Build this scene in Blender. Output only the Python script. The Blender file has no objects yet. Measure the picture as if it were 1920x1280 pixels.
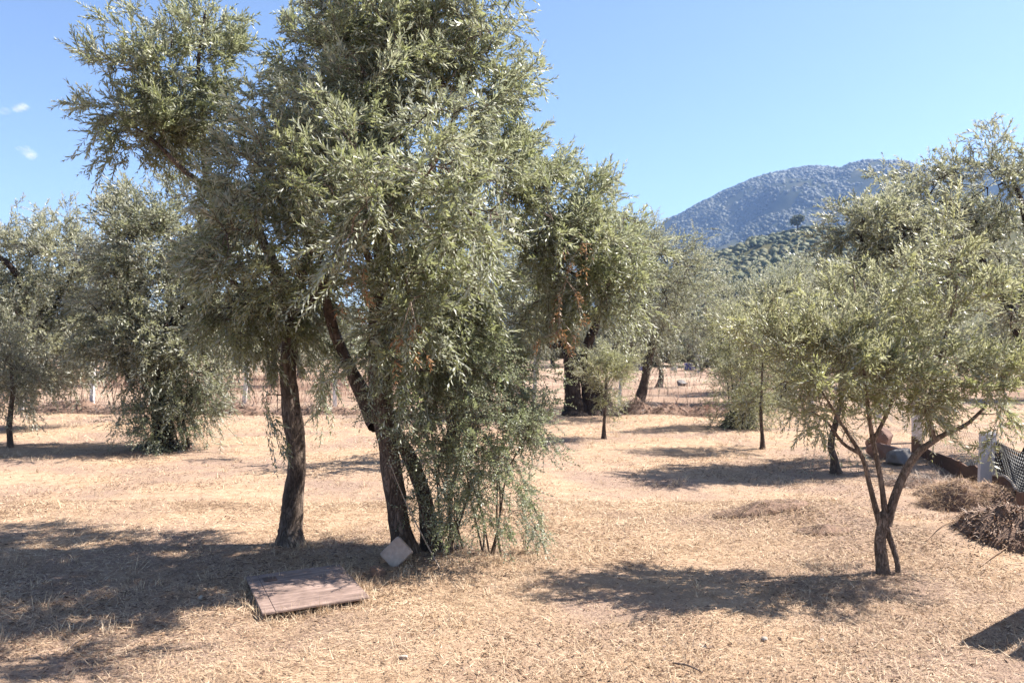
import bpy, math
import numpy as np

# ------------------------------------------------------------------ camera, world, sun, exposure
scene = bpy.context.scene
COL = scene.collection
EYE = 1.65           # eye height, metres
F = 1536.0           # focal length in pixels of the 1920-wide photograph
HZ = 655.0           # horizon row in the photograph

cam_d = bpy.data.cameras.new('camera')
cam_d.lens = 28.8
cam_d.sensor_width = 36.0
cam_d.shift_y = (HZ - 640.0) / 1920.0
cam_d.clip_start = 0.1
cam_d.clip_end = 20000
cam_d.dof.use_dof = True
cam_d.dof.focus_distance = 6.4
cam_d.dof.aperture_fstop = 4.0
cam = bpy.data.objects.new('camera', cam_d)
cam.location = (0, 0, EYE)
cam.rotation_euler = (math.radians(90), 0, 0)
COL.objects.link(cam)
scene.camera = cam

SUN_EL = math.radians(49)
SUN_AZ = math.atan2(1.0, 0.24)       # clockwise from +Y: the sun stands to the right, a little ahead
world = bpy.data.worlds.new('World')
scene.world = world
world.use_nodes = True
wn, wl = world.node_tree.nodes, world.node_tree.links
wn.clear()
sky = wn.new('ShaderNodeTexSky')
sky.sky_type = 'NISHITA'
sky.sun_disc = False
sky.sun_elevation = SUN_EL
sky.sun_rotation = SUN_AZ
sky.altitude = 100
sky.air_density = 0.85
sky.dust_density = 0.7
sky.ozone_density = 3.0
bg = wn.new('ShaderNodeBackground')
bg.inputs['Strength'].default_value = 0.07
wo = wn.new('ShaderNodeOutputWorld')
wl.new(sky.outputs[0], bg.inputs['Color'])
wl.new(bg.outputs[0], wo.inputs['Surface'])

sun_d = bpy.data.lights.new('sun', 'SUN')
sun_d.energy = 5.0
sun_d.angle = math.radians(0.53)
sun_d.color = (1.0, 0.94, 0.86)
sun = bpy.data.objects.new('sun', sun_d)
sx, sy, sz = math.sin(SUN_AZ) * math.cos(SUN_EL), math.cos(SUN_AZ) * math.cos(SUN_EL), math.sin(SUN_EL)
from mathutils import Vector
sun.rotation_euler = Vector((sx, sy, sz)).to_track_quat('Z', 'Y').to_euler()
sun.location = (20, 6, 30)
COL.objects.link(sun)

scene.view_settings.view_transform = 'Standard'
scene.view_settings.look = 'None'
scene.view_settings.exposure = 1.7
scene.view_settings.gamma = 1.0
scene.view_settings.use_curve_mapping = False
cy = scene.cycles
cy.max_bounces = 6
cy.diffuse_bounces = 4
cy.glossy_bounces = 2
cy.transmission_bounces = 4
cy.transparent_max_bounces = 8
cy.volume_bounces = 1
cy.caustics_reflective = False
cy.caustics_refractive = False

# ------------------------------------------------------------------ helpers
def hash2(i, j, seed):
    n = (i.astype(np.int64) * 374761393 + j.astype(np.int64) * 668265263 + seed * 974634777) & 0x7fffffff
    n = ((n ^ (n >> 13)) * 1274126177) & 0x7fffffff
    n = n ^ (n >> 16)
    return (n & 0xffff) / 65535.0

def vnoise(x, y, seed=0):
    x, y = np.asarray(x, float), np.asarray(y, float)
    i, j = np.floor(x), np.floor(y)
    u, v = x - i, y - j
    u, v = u * u * (3 - 2 * u), v * v * (3 - 2 * v)
    a, b = hash2(i, j, seed), hash2(i + 1, j, seed)
    c, d = hash2(i, j + 1, seed), hash2(i + 1, j + 1, seed)
    return (a * (1 - u) + b * u) * (1 - v) + (c * (1 - u) + d * u) * v

def vnoise3(P, seed=0):
    z0 = np.floor(P[:, 2]); w = P[:, 2] - z0; w = w * w * (3 - 2 * w)
    s0 = z0.astype(np.int64) * 131 + seed
    return vnoise(P[:, 0], P[:, 1], s0) * (1 - w) + vnoise(P[:, 0], P[:, 1], s0 + 131) * w

def fbm(x, y, seed=0, octv=4):
    s, a, t = 0.0, 0.5, 0.0
    for o in range(octv):
        s = s + a * vnoise(np.asarray(x) * 2 ** o, np.asarray(y) * 2 ** o, seed + o * 17)
        t += a
        a *= 0.5
    return s / t

def smooth(a, b, x):
    t = np.clip((x - a) / (b - a), 0, 1)
    return t * t * (3 - 2 * t)

def unit(v):
    return v / np.maximum(np.linalg.norm(v, axis=-1, keepdims=True), 1e-9)

def ground_h(x, y):
    x, y = np.asarray(x, float), np.asarray(y, float)
    r = np.hypot(x, y)
    near = 1 - smooth(25, 60, r)
    h = (fbm(x * 0.55, y * 0.55, 3, 4) - 0.5) * 0.14 * near
    h = h + 0.17 * np.exp(-(((x - 2.9) / 0.7) ** 2 + ((y - 8.0) / 0.5) ** 2))      # low hummocks right of the middle
    h = h + 0.13 * np.exp(-(((x - 4.0) / 0.8) ** 2 + ((y - 7.0) / 0.5) ** 2))
    h = h + 0.06 * np.exp(-(((x + 0.9) / 0.6) ** 2 + ((y - 6.3) / 0.5) ** 2))
    h = h + (fbm(x * 0.03, y * 0.03, 9, 3) - 0.5) * 1.2 * smooth(40, 160, r)
    return h

def W(px, py, Y):
    return np.array([(px - 960.0) / F * Y, Y, EYE - (py - HZ) / F * Y])

def gY(py):
    return EYE * F / (py - HZ)

def on_ground(px, py):
    Y = gY(py)
    x = (px - 960.0) / F * Y
    return np.array([x, Y, float(ground_h(x, Y))])

def mesh_data(name, V, quads=None, tris=None, mat=None, tint=None, smooth_shade=None):
    me = bpy.data.meshes.new(name)
    V = np.ascontiguousarray(V, dtype=np.float32)
    me.vertices.add(len(V))
    me.vertices.foreach_set('co', V.ravel())
    idx, starts, n = [], [], 0
    if quads is not None and len(quads):
        q = np.asarray(quads, dtype=np.int32)
        idx.append(q.ravel()); starts.append(np.arange(len(q)) * 4); n += len(q) * 4
    if tris is not None and len(tris):
        t = np.asarray(tris, dtype=np.int32)
        idx.append(t.ravel()); starts.append(n + np.arange(len(t)) * 3)
    idx = np.concatenate(idx).astype(np.int32)
    starts = np.concatenate(starts).astype(np.int32)
    me.loops.add(len(idx))
    me.loops.foreach_set('vertex_index', idx)
    me.polygons.add(len(starts))
    me.polygons.foreach_set('loop_start', starts)
    if smooth_shade is not None:
        me.polygons.foreach_set('use_smooth', np.full(len(starts), bool(smooth_shade)))
    if tint is not None:
        at = me.attributes.new('tint', 'FLOAT', 'POINT')
        at.data.foreach_set('value', np.ascontiguousarray(tint, dtype=np.float32))
    me.update(calc_edges=True)
    if mat:
        me.materials.append(mat)
    return me

def link(name, me, parent=None, loc=None, kind=None, label=None):
    o = bpy.data.objects.new(name, me)
    COL.objects.link(o)
    if parent is not None:
        o.parent = parent
    if loc is not None:
        o.location = tuple(float(c) for c in loc)
    if kind:
        o['kind'] = kind
    if label:
        o['label'] = label
    return o

def tag(o, label, cat, group=None):
    o['label'] = label
    o['category'] = cat
    if group:
        o['group'] = group
    return o

def thing(name, label, cat, loc=(0, 0, 0), group=None):
    o = bpy.data.objects.new(name, None)
    o.empty_display_size = 0.2
    COL.objects.link(o)
    o.location = tuple(float(c) for c in loc)
    return tag(o, label, cat, group)

class Geo:
    """collects vertices, quads and triangles for one mesh"""
    def __init__(s):
        s.V, s.Q, s.T, s.A, s.n = [], [], [], [], 0
    def add(s, V, quads=None, tris=None, tint=0.5):
        V = np.asarray(V, float)
        if quads is not None and len(quads):
            s.Q.append(np.asarray(quads) + s.n)
        if tris is not None and len(tris):
            s.T.append(np.asarray(tris) + s.n)
        s.V.append(V)
        s.A.append(np.broadcast_to(np.asarray(tint, float), (len(V),)))
        s.n += len(V)
    def data(s, name, mat, off=(0, 0, 0), smooth_shade=False):
        return mesh_data(name, np.concatenate(s.V) - np.asarray(off, float),
                         np.concatenate(s.Q) if s.Q else None, np.concatenate(s.T) if s.T else None,
                         mat, np.concatenate(s.A), smooth_shade)

# ------------------------------------------------------------------ materials
def material(name):
    m = bpy.data.materials.new(name)
    m.use_nodes = True
    nt = m.node_tree
    nt.nodes.clear()
    out = nt.nodes.new('ShaderNodeOutputMaterial')
    def N(kind, **kw):
        n = nt.nodes.new('ShaderNode' + kind)
        for k, v in kw.items():
            if k.startswith('_'):
                setattr(n, k[1:], v)
            else:
                n.inputs[k.replace('__', ' ')].default_value = v
        return n
    return m, N, nt.links.new, out

def ramp(N, stops):
    r = N('ValToRGB')
    el = r.color_ramp.elements
    while len(el) < len(stops):
        el.new(0.5)
    for e, (p, c) in zip(el, stops):
        e.position = p
        e.color = (*c, 1.0) if len(c) == 3 else c
    return r

def mixrgb(N, L, fac, a, b, blend='MIX'):
    m = N('Mix', _data_type='RGBA', _blend_type=blend)
    for sock, v in ((m.inputs[0], fac), (m.inputs[6], a), (m.inputs[7], b)):
        if hasattr(v, 'node'):
            L(v, sock)
        elif isinstance(v, (int, float)):
            sock.default_value = v
        else:
            sock.default_value = (*v, 1.0)
    return m.outputs[2]

def leaf_material(name, top, under, trans, rough=0.42, tw=0.45):
    """two-faced leaf: dark glossy upper side, pale silvery underside"""
    m, N, L, out = material(name)
    at = N('Attribute', _attribute_name='tint')
    rt = ramp(N, [(0.0, top[0]), (0.5, top[1]), (1.0, top[2])])
    ru = ramp(N, [(0.0, under[0]), (1.0, under[1])])
    L(at.outputs['Fac'], rt.inputs[0]); L(at.outputs['Fac'], ru.inputs[0])
    ge = N('NewGeometry')
    col = mixrgb(N, L, ge.outputs['Backfacing'], rt.outputs[0], ru.outputs[0])
    p = N('BsdfPrincipled', Roughness=rough)
    p.inputs['Specular IOR Level'].default_value = 0.5
    L(col, p.inputs['Base Color'])
    t = N('BsdfTranslucent')
    tc = mixrgb(N, L, 0.6, col, trans)
    L(tc, t.inputs['Color'])
    mx = N('MixShader', Fac=tw)
    L(p.outputs[0], mx.inputs[1]); L(t.outputs[0], mx.inputs[2])
    L(mx.outputs[0], out.inputs['Surface'])
    return m

M_LEAF = leaf_material('olive_leaf',
    [(0.092, 0.112, 0.053), (0.200, 0.218, 0.110), (0.35, 0.352, 0.21)],
    [(0.36, 0.38, 0.30), (0.52, 0.53, 0.45)], (0.32, 0.35, 0.14))
M_LEAF_GREY = leaf_material('grey_olive_leaf',
    [(0.12, 0.138, 0.076), (0.240, 0.25, 0.150), (0.38, 0.375, 0.245)],
    [(0.38, 0.39, 0.32), (0.53, 0.53, 0.46)], (0.33, 0.34, 0.18))
M_LEAF_YOUNG = leaf_material('young_olive_leaf',
    [(0.13, 0.148, 0.064), (0.255, 0.262, 0.118), (0.38, 0.365, 0.195)],
    [(0.39, 0.40, 0.31), (0.54, 0.53, 0.44)], (0.37, 0.38, 0.15))
M_LEAF_SHRUB = leaf_material('shrub_leaf',
    [(0.10, 0.125, 0.07), (0.18, 0.205, 0.12), (0.29, 0.31, 0.20)],
    [(0.33, 0.36, 0.28), (0.47, 0.49, 0.40)], (0.32, 0.36, 0.16))
M_LEAF_DEAD = leaf_material('dead_leaf',
    [(0.22, 0.115, 0.06), (0.34, 0.19, 0.10), (0.43, 0.28, 0.17)],
    [(0.30, 0.16, 0.08), (0.45, 0.28, 0.16)], (0.4, 0.2, 0.07))
M_LEAF_FAR = leaf_material('forest_leaf',
    [(0.018, 0.026, 0.012), (0.030, 0.040, 0.018), (0.058, 0.064, 0.030)],
    [(0.02, 0.028, 0.012), (0.05, 0.055, 0.03)], (0.05, 0.06, 0.02), rough=0.7, tw=0.1)

def bark_material(name, dark, mid, light, scale=1.0):
    m, N, L, out = material(name)
    tc = N('TexCoord')
    mp = N('Mapping')
    mp.inputs['Scale'].default_value = (scale, scale, scale * 0.28)
    L(tc.outputs['Object'], mp.inputs['Vector'])
    v = N('TexVoronoi', Scale=38.0, _feature='DISTANCE_TO_EDGE')
    n1 = N('TexNoise', Scale=22.0, Detail=6.0, Roughness=0.65)
    n2 = N('TexNoise', Scale=3.0, Detail=3.0)
    wv = mixrgb(N, L, 0.12, mp.outputs[0], n1.outputs['Color'])
    L(wv, v.inputs['Vector']); L(mp.outputs[0], n1.inputs['Vector']); L(tc.outputs['Object'], n2.inputs['Vector'])
    rc = ramp(N, [(0.25, dark), (0.5, mid), (0.75, light)])
    L(n1.outputs['Fac'], rc.inputs[0])
    cr = ramp(N, [(0.0, (0.35, 0.33, 0.32)), (0.12, (1, 1, 1))])
    L(v.outputs['Distance'], cr.inputs[0])
    c1 = mixrgb(N, L, 0.75, rc.outputs[0], cr.outputs[0], 'MULTIPLY')
    r2 = ramp(N, [(0.35, (0.75, 0.72, 0.70)), (0.7, (1.25, 1.22, 1.18))])
    L(n2.outputs['Fac'], r2.inputs[0])
    c2 = mixrgb(N, L, 1.0, c1, r2.outputs[0], 'MULTIPLY')
    p = N('BsdfPrincipled', Roughness=0.9)
    p.inputs['Specular IOR Level'].default_value = 0.2
    L(c2, p.inputs['Base Color'])
    ad = N('Math', _operation='MULTIPLY_ADD')
    L(cr.outputs[0], ad.inputs[0]); ad.inputs[1].default_value = 0.6
    L(n1.outputs['Fac'], ad.inputs[2])
    b = N('Bump', Strength=0.9, Distance=0.02)
    L(ad.outputs[0], b.inputs['Height'])
    L(b.outputs[0], p.inputs['Normal'])
    L(p.outputs[0], out.inputs['Surface'])
    return m

M_BARK = bark_material('olive_bark', (0.060, 0.047, 0.040), (0.145, 0.112, 0.092), (0.27, 0.22, 0.185))
M_BARK_PALE = bark_material('young_bark', (0.14, 0.110, 0.088), (0.25, 0.19, 0.150), (0.37, 0.29, 0.235), 1.6)
M_BARK_DARK = bark_material('dark_bark', (0.025, 0.019, 0.017), (0.055, 0.042, 0.036), (0.10, 0.08, 0.068))

def plain(name, col, rough=0.8, var=0.25, scale=12.0, bump=0.3, dist=0.01, dark=None, metallic=0.0, stretch=(1, 1, 1)):
    """one colour broken up by two scales of wear"""
    m, N, L, out = material(name)
    tc = N('TexCoord')
    mp = N('Mapping')
    mp.inputs['Scale'].default_value = stretch
    L(tc.outputs['Object'], mp.inputs['Vector'])
    n1 = N('TexNoise', Scale=scale, Detail=8.0, Roughness=0.65)
    n2 = N('TexNoise', Scale=scale * 0.22, Detail=4.0)
    L(mp.outputs[0], n1.inputs['Vector']); L(mp.outputs[0], n2.inputs['Vector'])
    d = dark or tuple(c * (1 - var) for c in col)
    r1 = ramp(N, [(0.3, d), (0.7, col)])
    L(n1.outputs['Fac'], r1.inputs[0])
    r2 = ramp(N, [(0.3, (1 - var,) * 3), (0.7, (1 + var * 0.4,) * 3)])
    L(n2.outputs['Fac'], r2.inputs[0])
    c = mixrgb(N, L, 1.0, r1.outputs[0], r2.outputs[0], 'MULTIPLY')
    p = N('BsdfPrincipled', Roughness=rough, Metallic=metallic)
    L(c, p.inputs['Base Color'])
    b = N('Bump', Strength=bump, Distance=dist)
    L(n1.outputs['Fac'], b.inputs['Height']); L(b.outputs[0], p.inputs['Normal'])
    L(p.outputs[0], out.inputs['Surface'])
    return m

def blade_material(name, stops, tw=0.15):
    m, N, L, out = material(name)
    at = N('Attribute', _attribute_name='tint')
    r = ramp(N, stops)
    L(at.outputs['Fac'], r.inputs[0])
    d = N('BsdfPrincipled', Roughness=0.6)
    d.inputs['Specular IOR Level'].default_value = 0.35
    L(r.outputs[0], d.inputs['Base Color'])
    t = N('BsdfTranslucent')
    L(r.outputs[0], t.inputs['Color'])
    mx = N('MixShader', Fac=tw)
    L(d.outputs[0], mx.inputs[1]); L(t.outputs[0], mx.inputs[2])
    L(mx.outputs[0], out.inputs['Surface'])
    return m

M_STRAW = blade_material('dry_straw', [(0.0, (0.13, 0.085, 0.055)), (0.25, (0.32, 0.215, 0.135)),
                                       (0.65, (0.53, 0.385, 0.248)), (1.0, (0.70, 0.565, 0.40))])
M_HAY = blade_material('hay', [(0.0, (0.13, 0.075, 0.045)), (0.4, (0.27, 0.165, 0.095)), (1.0, (0.50, 0.35, 0.21))])
M_WEED = blade_material('dry_weed', [(0.0, (0.17, 0.095, 0.07)), (0.5, (0.30, 0.18, 0.13)), (1.0, (0.46, 0.32, 0.23))])
M_TWIG = blade_material('dead_twig', [(0.0, (0.07, 0.05, 0.042)), (0.5, (0.16, 0.115, 0.09)), (1.0, (0.30, 0.235, 0.18))], 0.0)
M_LITTER = blade_material('leaf_litter', [(0.0, (0.06, 0.035, 0.025)), (0.5, (0.16, 0.09, 0.055)), (1.0, (0.33, 0.22, 0.14))], 0.05)

M_CONCRETE = plain('post_concrete', (0.66, 0.63, 0.63), 0.85, 0.16, 20, 0.4)
M_BLOCK = plain('block_stone', (0.44, 0.355, 0.30), 0.9, 0.25, 30, 0.6, 0.01)
M_STONE = plain('field_stone', (0.50, 0.42, 0.34), 0.9, 0.3, 14, 0.6, 0.02)
M_STONE_RED = plain('reddish_stone', (0.27, 0.165, 0.13), 0.9, 0.35, 9, 0.7, 0.03)
M_STONE_GREY = plain('bluish_stone', (0.19, 0.175, 0.17), 0.9, 0.35, 9, 0.7, 0.03)
M_WIRE = plain('rusty_wire', (0.11, 0.075, 0.06), 0.7, 0.3, 40, 0.1)
M_NET = plain('dark_netting', (0.022, 0.024, 0.028), 0.6, 0.3, 40, 0.1)
M_RUST = plain('rusty_stake', (0.12, 0.065, 0.045), 0.8, 0.4, 40, 0.2)
M_SOIL = plain('dug_soil', (0.24, 0.15, 0.105), 0.95, 0.4, 16, 0.8, 0.03)
M_EDGING = plain('rotted_board', (0.15, 0.075, 0.045), 0.85, 0.45, 10, 0.7, 0.01, stretch=(1, 1, 5))
M_RIM = plain('bare_board_edge', (0.50, 0.42, 0.34), 0.8, 0.25, 14, 0.3)
M_TANK = plain('tank_steel', (0.030, 0.034, 0.042), 0.45, 0.3, 3, 0.1)
M_BLUE = plain('blue_plastic', (0.075, 0.075, 0.30), 0.5, 0.25, 4, 0.1)
M_WHITE = plain('white_plastic', (0.72, 0.70, 0.68), 0.5, 0.15, 4, 0.1)

# weathered boards: long dark streaks along the grain, pale scuffs
def wood_material(name, a, b, c, axis=0):
    m, N, L, out = material(name)
    tc = N('TexCoord')
    mp = N('Mapping')
    sc = [26, 26, 26]; sc[axis] = 2.2
    mp.inputs['Scale'].default_value = sc
    L(tc.outputs['Object'], mp.inputs['Vector'])
    n = N('TexNoise', Scale=1.0, Detail=7.0, Roughness=0.7)
    L(mp.outputs[0], n.inputs['Vector'])
    n2 = N('TexNoise', Scale=9.0, Detail=7.0, Roughness=0.7)
    L(tc.outputs['Object'], n2.inputs['Vector'])
    r = ramp(N, [(0.28, a), (0.5, b), (0.72, c)])
    L(n.outputs['Fac'], r.inputs[0])
    r2 = ramp(N, [(0.3, (0.6, 0.56, 0.55)), (0.65, (1.15, 1.12, 1.1))])
    L(n2.outputs['Fac'], r2.inputs[0])
    col = mixrgb(N, L, 1.0, r.outputs[0], r2.outputs[0], 'MULTIPLY')
    p = N('BsdfPrincipled', Roughness=0.8)
    L(col, p.inputs['Base Color'])
    bp = N('Bump', Strength=0.7, Distance=0.006)
    L(n.outputs['Fac'], bp.inputs['Height']); L(bp.outputs[0], p.inputs['Normal'])
    L(p.outputs[0], out.inputs['Surface'])
    return m
M_BOARD = wood_material('weathered_board', (0.10, 0.068, 0.056), (0.21, 0.148, 0.122), (0.36, 0.27, 0.23))
M_TIMBER = wood_material('grey_timber', (0.12, 0.09, 0.07), (0.24, 0.19, 0.15), (0.36, 0.29, 0.23))

# ground: straw-strewn soil near, pinkish stubble beyond the back fence
def ground_material():
    m, N, L, out = material('dry_ground')
    tc = N('TexCoord')
    P = tc.outputs['Object']
    fine = N('TexNoise', Scale=55.0, Detail=8.0, Roughness=0.75)
    mid = N('TexNoise', Scale=6.0, Detail=6.0, Roughness=0.65)
    big = N('TexNoise', Scale=0.55, Detail=4.0, Roughness=0.55)
    far = N('TexNoise', Scale=0.12, Detail=5.0, Roughness=0.6)
    for n in (fine, mid, big, far):
        L(P, n.inputs['Vector'])
    straw = ramp(N, [(0.25, (0.22, 0.145, 0.092)), (0.5, (0.39, 0.275, 0.185)), (0.75, (0.56, 0.42, 0.30))])
    L(fine.outputs['Fac'], straw.inputs[0])
    m1 = ramp(N, [(0.3, (0.72, 0.66, 0.60)), (0.65, (1.1, 1.1, 1.1))])
    L(mid.outputs['Fac'], m1.inputs[0])
    c = mixrgb(N, L, 1.0, straw.outputs[0], m1.outputs[0], 'MULTIPLY')
    soil = ramp(N, [(0.3, (0.15, 0.098, 0.072)), (0.7, (0.40, 0.285, 0.215))])
    L(fine.outputs['Fac'], soil.inputs[0])
    bm = ramp(N, [(0.44, (0, 0, 0)), (0.60, (1, 1, 1))])
    L(big.outputs['Fac'], bm.inputs[0])
    c = mixrgb(N, L, bm.outputs[0], c, soil.outputs[0])
    # the neighbouring field
    field = ramp(N, [(0.3, (0.20, 0.13, 0.095)), (0.5, (0.32, 0.23, 0.17)), (0.7, (0.42, 0.315, 0.23))])
    L(far.outputs['Fac'], field.inputs[0])
    f2 = mixrgb(N, L, 1.0, field.outputs[0], m1.outputs[0], 'MULTIPLY')
    sep = N('SeparateXYZ')
    L(P, sep.inputs[0])
    wob = N('Math', _operation='MULTIPLY_ADD')
    L(big.outputs['Fac'], wob.inputs[0]); wob.inputs[1].default_value = 3.0
    L(sep.outputs['Y'], wob.inputs[2])
    mr = N('MapRange')
    mr.inputs['From Min'].default_value = 22.5
    mr.inputs['From Max'].default_value = 25.0
    L(wob.outputs[0], mr.inputs['Value'])
    c = mixrgb(N, L, mr.outputs[0], c, f2)
    p = N('BsdfPrincipled', Roughness=0.95)
    p.inputs['Specular IOR Level'].default_value = 0.15
    L(c, p.inputs['Base Color'])
    hb = N('Math', _operation='MULTIPLY_ADD')
    L(mid.outputs['Fac'], hb.inputs[0]); hb.inputs[1].default_value = 2.0
    L(fine.outputs['Fac'], hb.inputs[2])
    b = N('Bump', Strength=0.7, Distance=0.025)
    L(hb.outputs[0], b.inputs['Height']); L(b.outputs[0], p.inputs['Normal'])
    L(p.outputs[0], out.inputs['Surface'])
    return m
M_GROUND = ground_material()

def hill_material(name, stops, scale):
    m, N, L, out = material(name)
    tc = N('TexCoord')
    n = N('TexNoise', Scale=scale, Detail=8.0, Roughness=0.65)
    L(tc.outputs['Object'], n.inputs['Vector'])
    r = ramp(N, stops)
    L(n.outputs['Fac'], r.inputs[0])
    p = N('BsdfPrincipled', Roughness=1.0)
    p.inputs['Specular IOR Level'].default_value = 0.0
    L(r.outputs[0], p.inputs['Base Color'])
    L(p.outputs[0], out.inputs['Surface'])
    return m
M_MOUNT = hill_material('mountain_soil', [(0.35, (0.03, 0.036, 0.018)), (0.55, (0.05, 0.052, 0.026)), (0.75, (0.10, 0.085, 0.052))], 0.02)
M_SCRUB = hill_material('scrub_soil', [(0.3, (0.05, 0.052, 0.025)), (0.5, (0.085, 0.082, 0.040)), (0.72, (0.15, 0.125, 0.07))], 0.05)

# ------------------------------------------------------------------ ground, hills
def build_ground():
    r = np.concatenate([np.linspace(0.0, 3.2, 6)[:-1], np.linspace(3.2, 14, 150)[:-1], np.geomspace(14, 60, 70)[:-1], np.geomspace(60, 9000, 34)])
    th = np.linspace(-math.pi, math.pi, 241)[:-1]
    # finer spacing in front
    th = th + 0.0
    R, T = np.meshgrid(r[1:], th, indexing='ij')
    X, Yv = R * np.sin(T), R * np.cos(T)
    Z = ground_h(X, Yv)
    V = np.stack([X, Yv, Z], -1).reshape(-1, 3)
    V = np.concatenate([V, [[0, 0, float(ground_h(0, 0))]]])
    nr, nt = R.shape
    i, j = np.meshgrid(np.arange(nr - 1), np.arange(nt), indexing='ij')
    j2 = (j + 1) % nt
    q = np.stack([i * nt + j, i * nt + j2, (i + 1) * nt + j2, (i + 1) * nt + j], -1).reshape(-1, 4)[:, ::-1]
    jj = np.arange(nt)
    t = np.stack([np.full(nt, nr * nt), (jj + 1) % nt, jj], -1)
    o = link('ground', mesh_data('ground', V, q, t, M_GROUND, None, True))
    o['kind'] = 'structure'
build_ground()

# forested mountain: its ridge line, as height over distance east
RIDGE_Y = 1900.0
ridge_px = [(300, 660), (900, 655), (1000, 600), (1100, 510), (1180, 450), (1262, 404), (1300, 385), (1345, 362), (1395, 342), (1440, 330), (1490, 316), (1540, 314),
            (1600, 313), (1660, 314), (1700, 320), (1780, 331), (1900, 345), (2100, 372), (2400, 440), (2800, 540), (3300, 640), (4200, 660)]
rx_ = np.array([(p - 960) / F * RIDGE_Y for p, _ in ridge_px])
rz_ = np.array([EYE + (HZ - q) / F * RIDGE_Y for _, q in ridge_px])
def mountain_h(x, y):
    top = np.interp(x, rx_, rz_)
    front = smooth(620, RIDGE_Y, y)
    back = 1 - smooth(RIDGE_Y, 3300, y) 
    prof = np.where(y < RIDGE_Y, front ** 0.85, back)
    g = (fbm(x / 170.0, y / 300.0, 31, 4) - 0.62) * 300 * prof * (1 - prof ** 6)
    g = np.minimum(g, 4.0)
    return top * prof + g - 6 + (fbm(x / 60, y / 60, 5, 2) - 0.5) * 12 * prof

def grid_obj(name, hfun, x0, x1, nx, y0, y1, ny, mat):
    xs, ys = np.linspace(x0, x1, nx), np.linspace(y0, y1, ny)
    X, Yv = np.meshgrid(xs, ys, indexing='ij')
    V = np.stack([X, Yv, hfun(X, Yv)], -1).reshape(-1, 3)
    i, j = np.meshgrid(np.arange(nx - 1), np.arange(ny - 1), indexing='ij')
    a = i * ny + j
    q = np.stack([a, a + ny, a + ny + 1, a + 1], -1).reshape(-1, 4)
    o = link(name, mesh_data(name, V, q, None, mat, None, True))
    o['kind'] = 'structure'
    return o
grid_obj('mountain', mountain_h, -700, 3400, 220, 560, 3350, 120, M_MOUNT)

HILL_Y = 430.0
hill_px = [(600, 657), (950, 650), (1100, 585), (1200, 532), (1310, 489), (1380, 466), (1450, 447), (1500, 436), (1560, 430), (1650, 418), (1800, 408), (2000, 400), (2300, 420), (2700, 520), (3200, 655)]
hx_ = np.array([(p - 960) / F * HILL_Y for p, _ in hill_px])
hz_ = np.array([EYE + (HZ - q) / F * HILL_Y for _, q in hill_px])
def hill_h(x, y):
    top = np.interp(x, hx_, hz_)
    prof = np.where(y < HILL_Y, smooth(150, HILL_Y, y), 1 - smooth(HILL_Y, 620, y))
    return top * prof - 1.2 + (fbm(x / 35, y / 35, 41, 3) - 0.5) * 7 * prof
grid_obj('scrub_hill', hill_h, -110, 640, 150, 145, 640, 100, M_SCRUB)

# ------------------------------------------------------------------ foliage generator
rng = np.random.default_rng(7)

ICO = None
def icosa():
    global ICO
    if ICO is None:
        t = (1 + 5 ** 0.5) / 2
        v = np.array([(-1, t, 0), (1, t, 0), (-1, -t, 0), (1, -t, 0), (0, -1, t), (0, 1, t), (0, -1, -t), (0, 1, -t), (t, 0, -1), (t, 0, 1), (-t, 0, -1), (-t, 0, 1)], float)
        f = np.array([(0, 11, 5), (0, 5, 1), (0, 1, 7), (0, 7, 10), (0, 10, 11), (1, 5, 9), (5, 11, 4), (11, 10, 2), (10, 7, 6), (7, 1, 8),
                      (3, 9, 4), (3, 4, 2), (3, 2, 6), (3, 6, 8), (3, 8, 9), (4, 9, 5), (2, 4, 11), (6, 2, 10), (8, 6, 7), (9, 8, 1)])
        ICO = (unit(v), f)
    return ICO

def ico_sub(n):
    v, f = icosa()
    for _ in range(n):
        m, new, vl = {}, [], list(map(tuple, v))
        def mid(a, b):
            k = (min(a, b), max(a, b))
            if k not in m:
                p = unit(np.array(vl[a]) + np.array(vl[b]))
                m[k] = len(vl); vl.append(tuple(p))
            return m[k]
        for a, b, c in f:
            ab, bc, ca = mid(a, b), mid(b, c), mid(c, a)
            new += [(a, ab, ca), (b, bc, ab), (c, ca, bc), (ab, bc, ca)]
        v, f = np.array(vl), np.array(new)
    return v, f

def clump_mass(name, P, R, mat, tint, sub=0, squash=0.85):
    """many small leafy crowns as one mass"""
    v, f = ico_sub(sub)
    n, k = len(P), len(v)
    jit = 1 + (rng.random((n, k, 1)) - 0.5) * 0.7
    V = P[:, None, :] + v[None] * jit * R[:, None, None] * np.array([1, 1, squash])
    Fc = f[None] + (np.arange(n) * k)[:, None, None]
    tt = np.clip(np.repeat(tint, k) + rng.normal(0, 0.10, n * k), 0, 1)
    return mesh_data(name, V.reshape(-1, 3), None, Fc.reshape(-1, 3), mat, tt)

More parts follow.
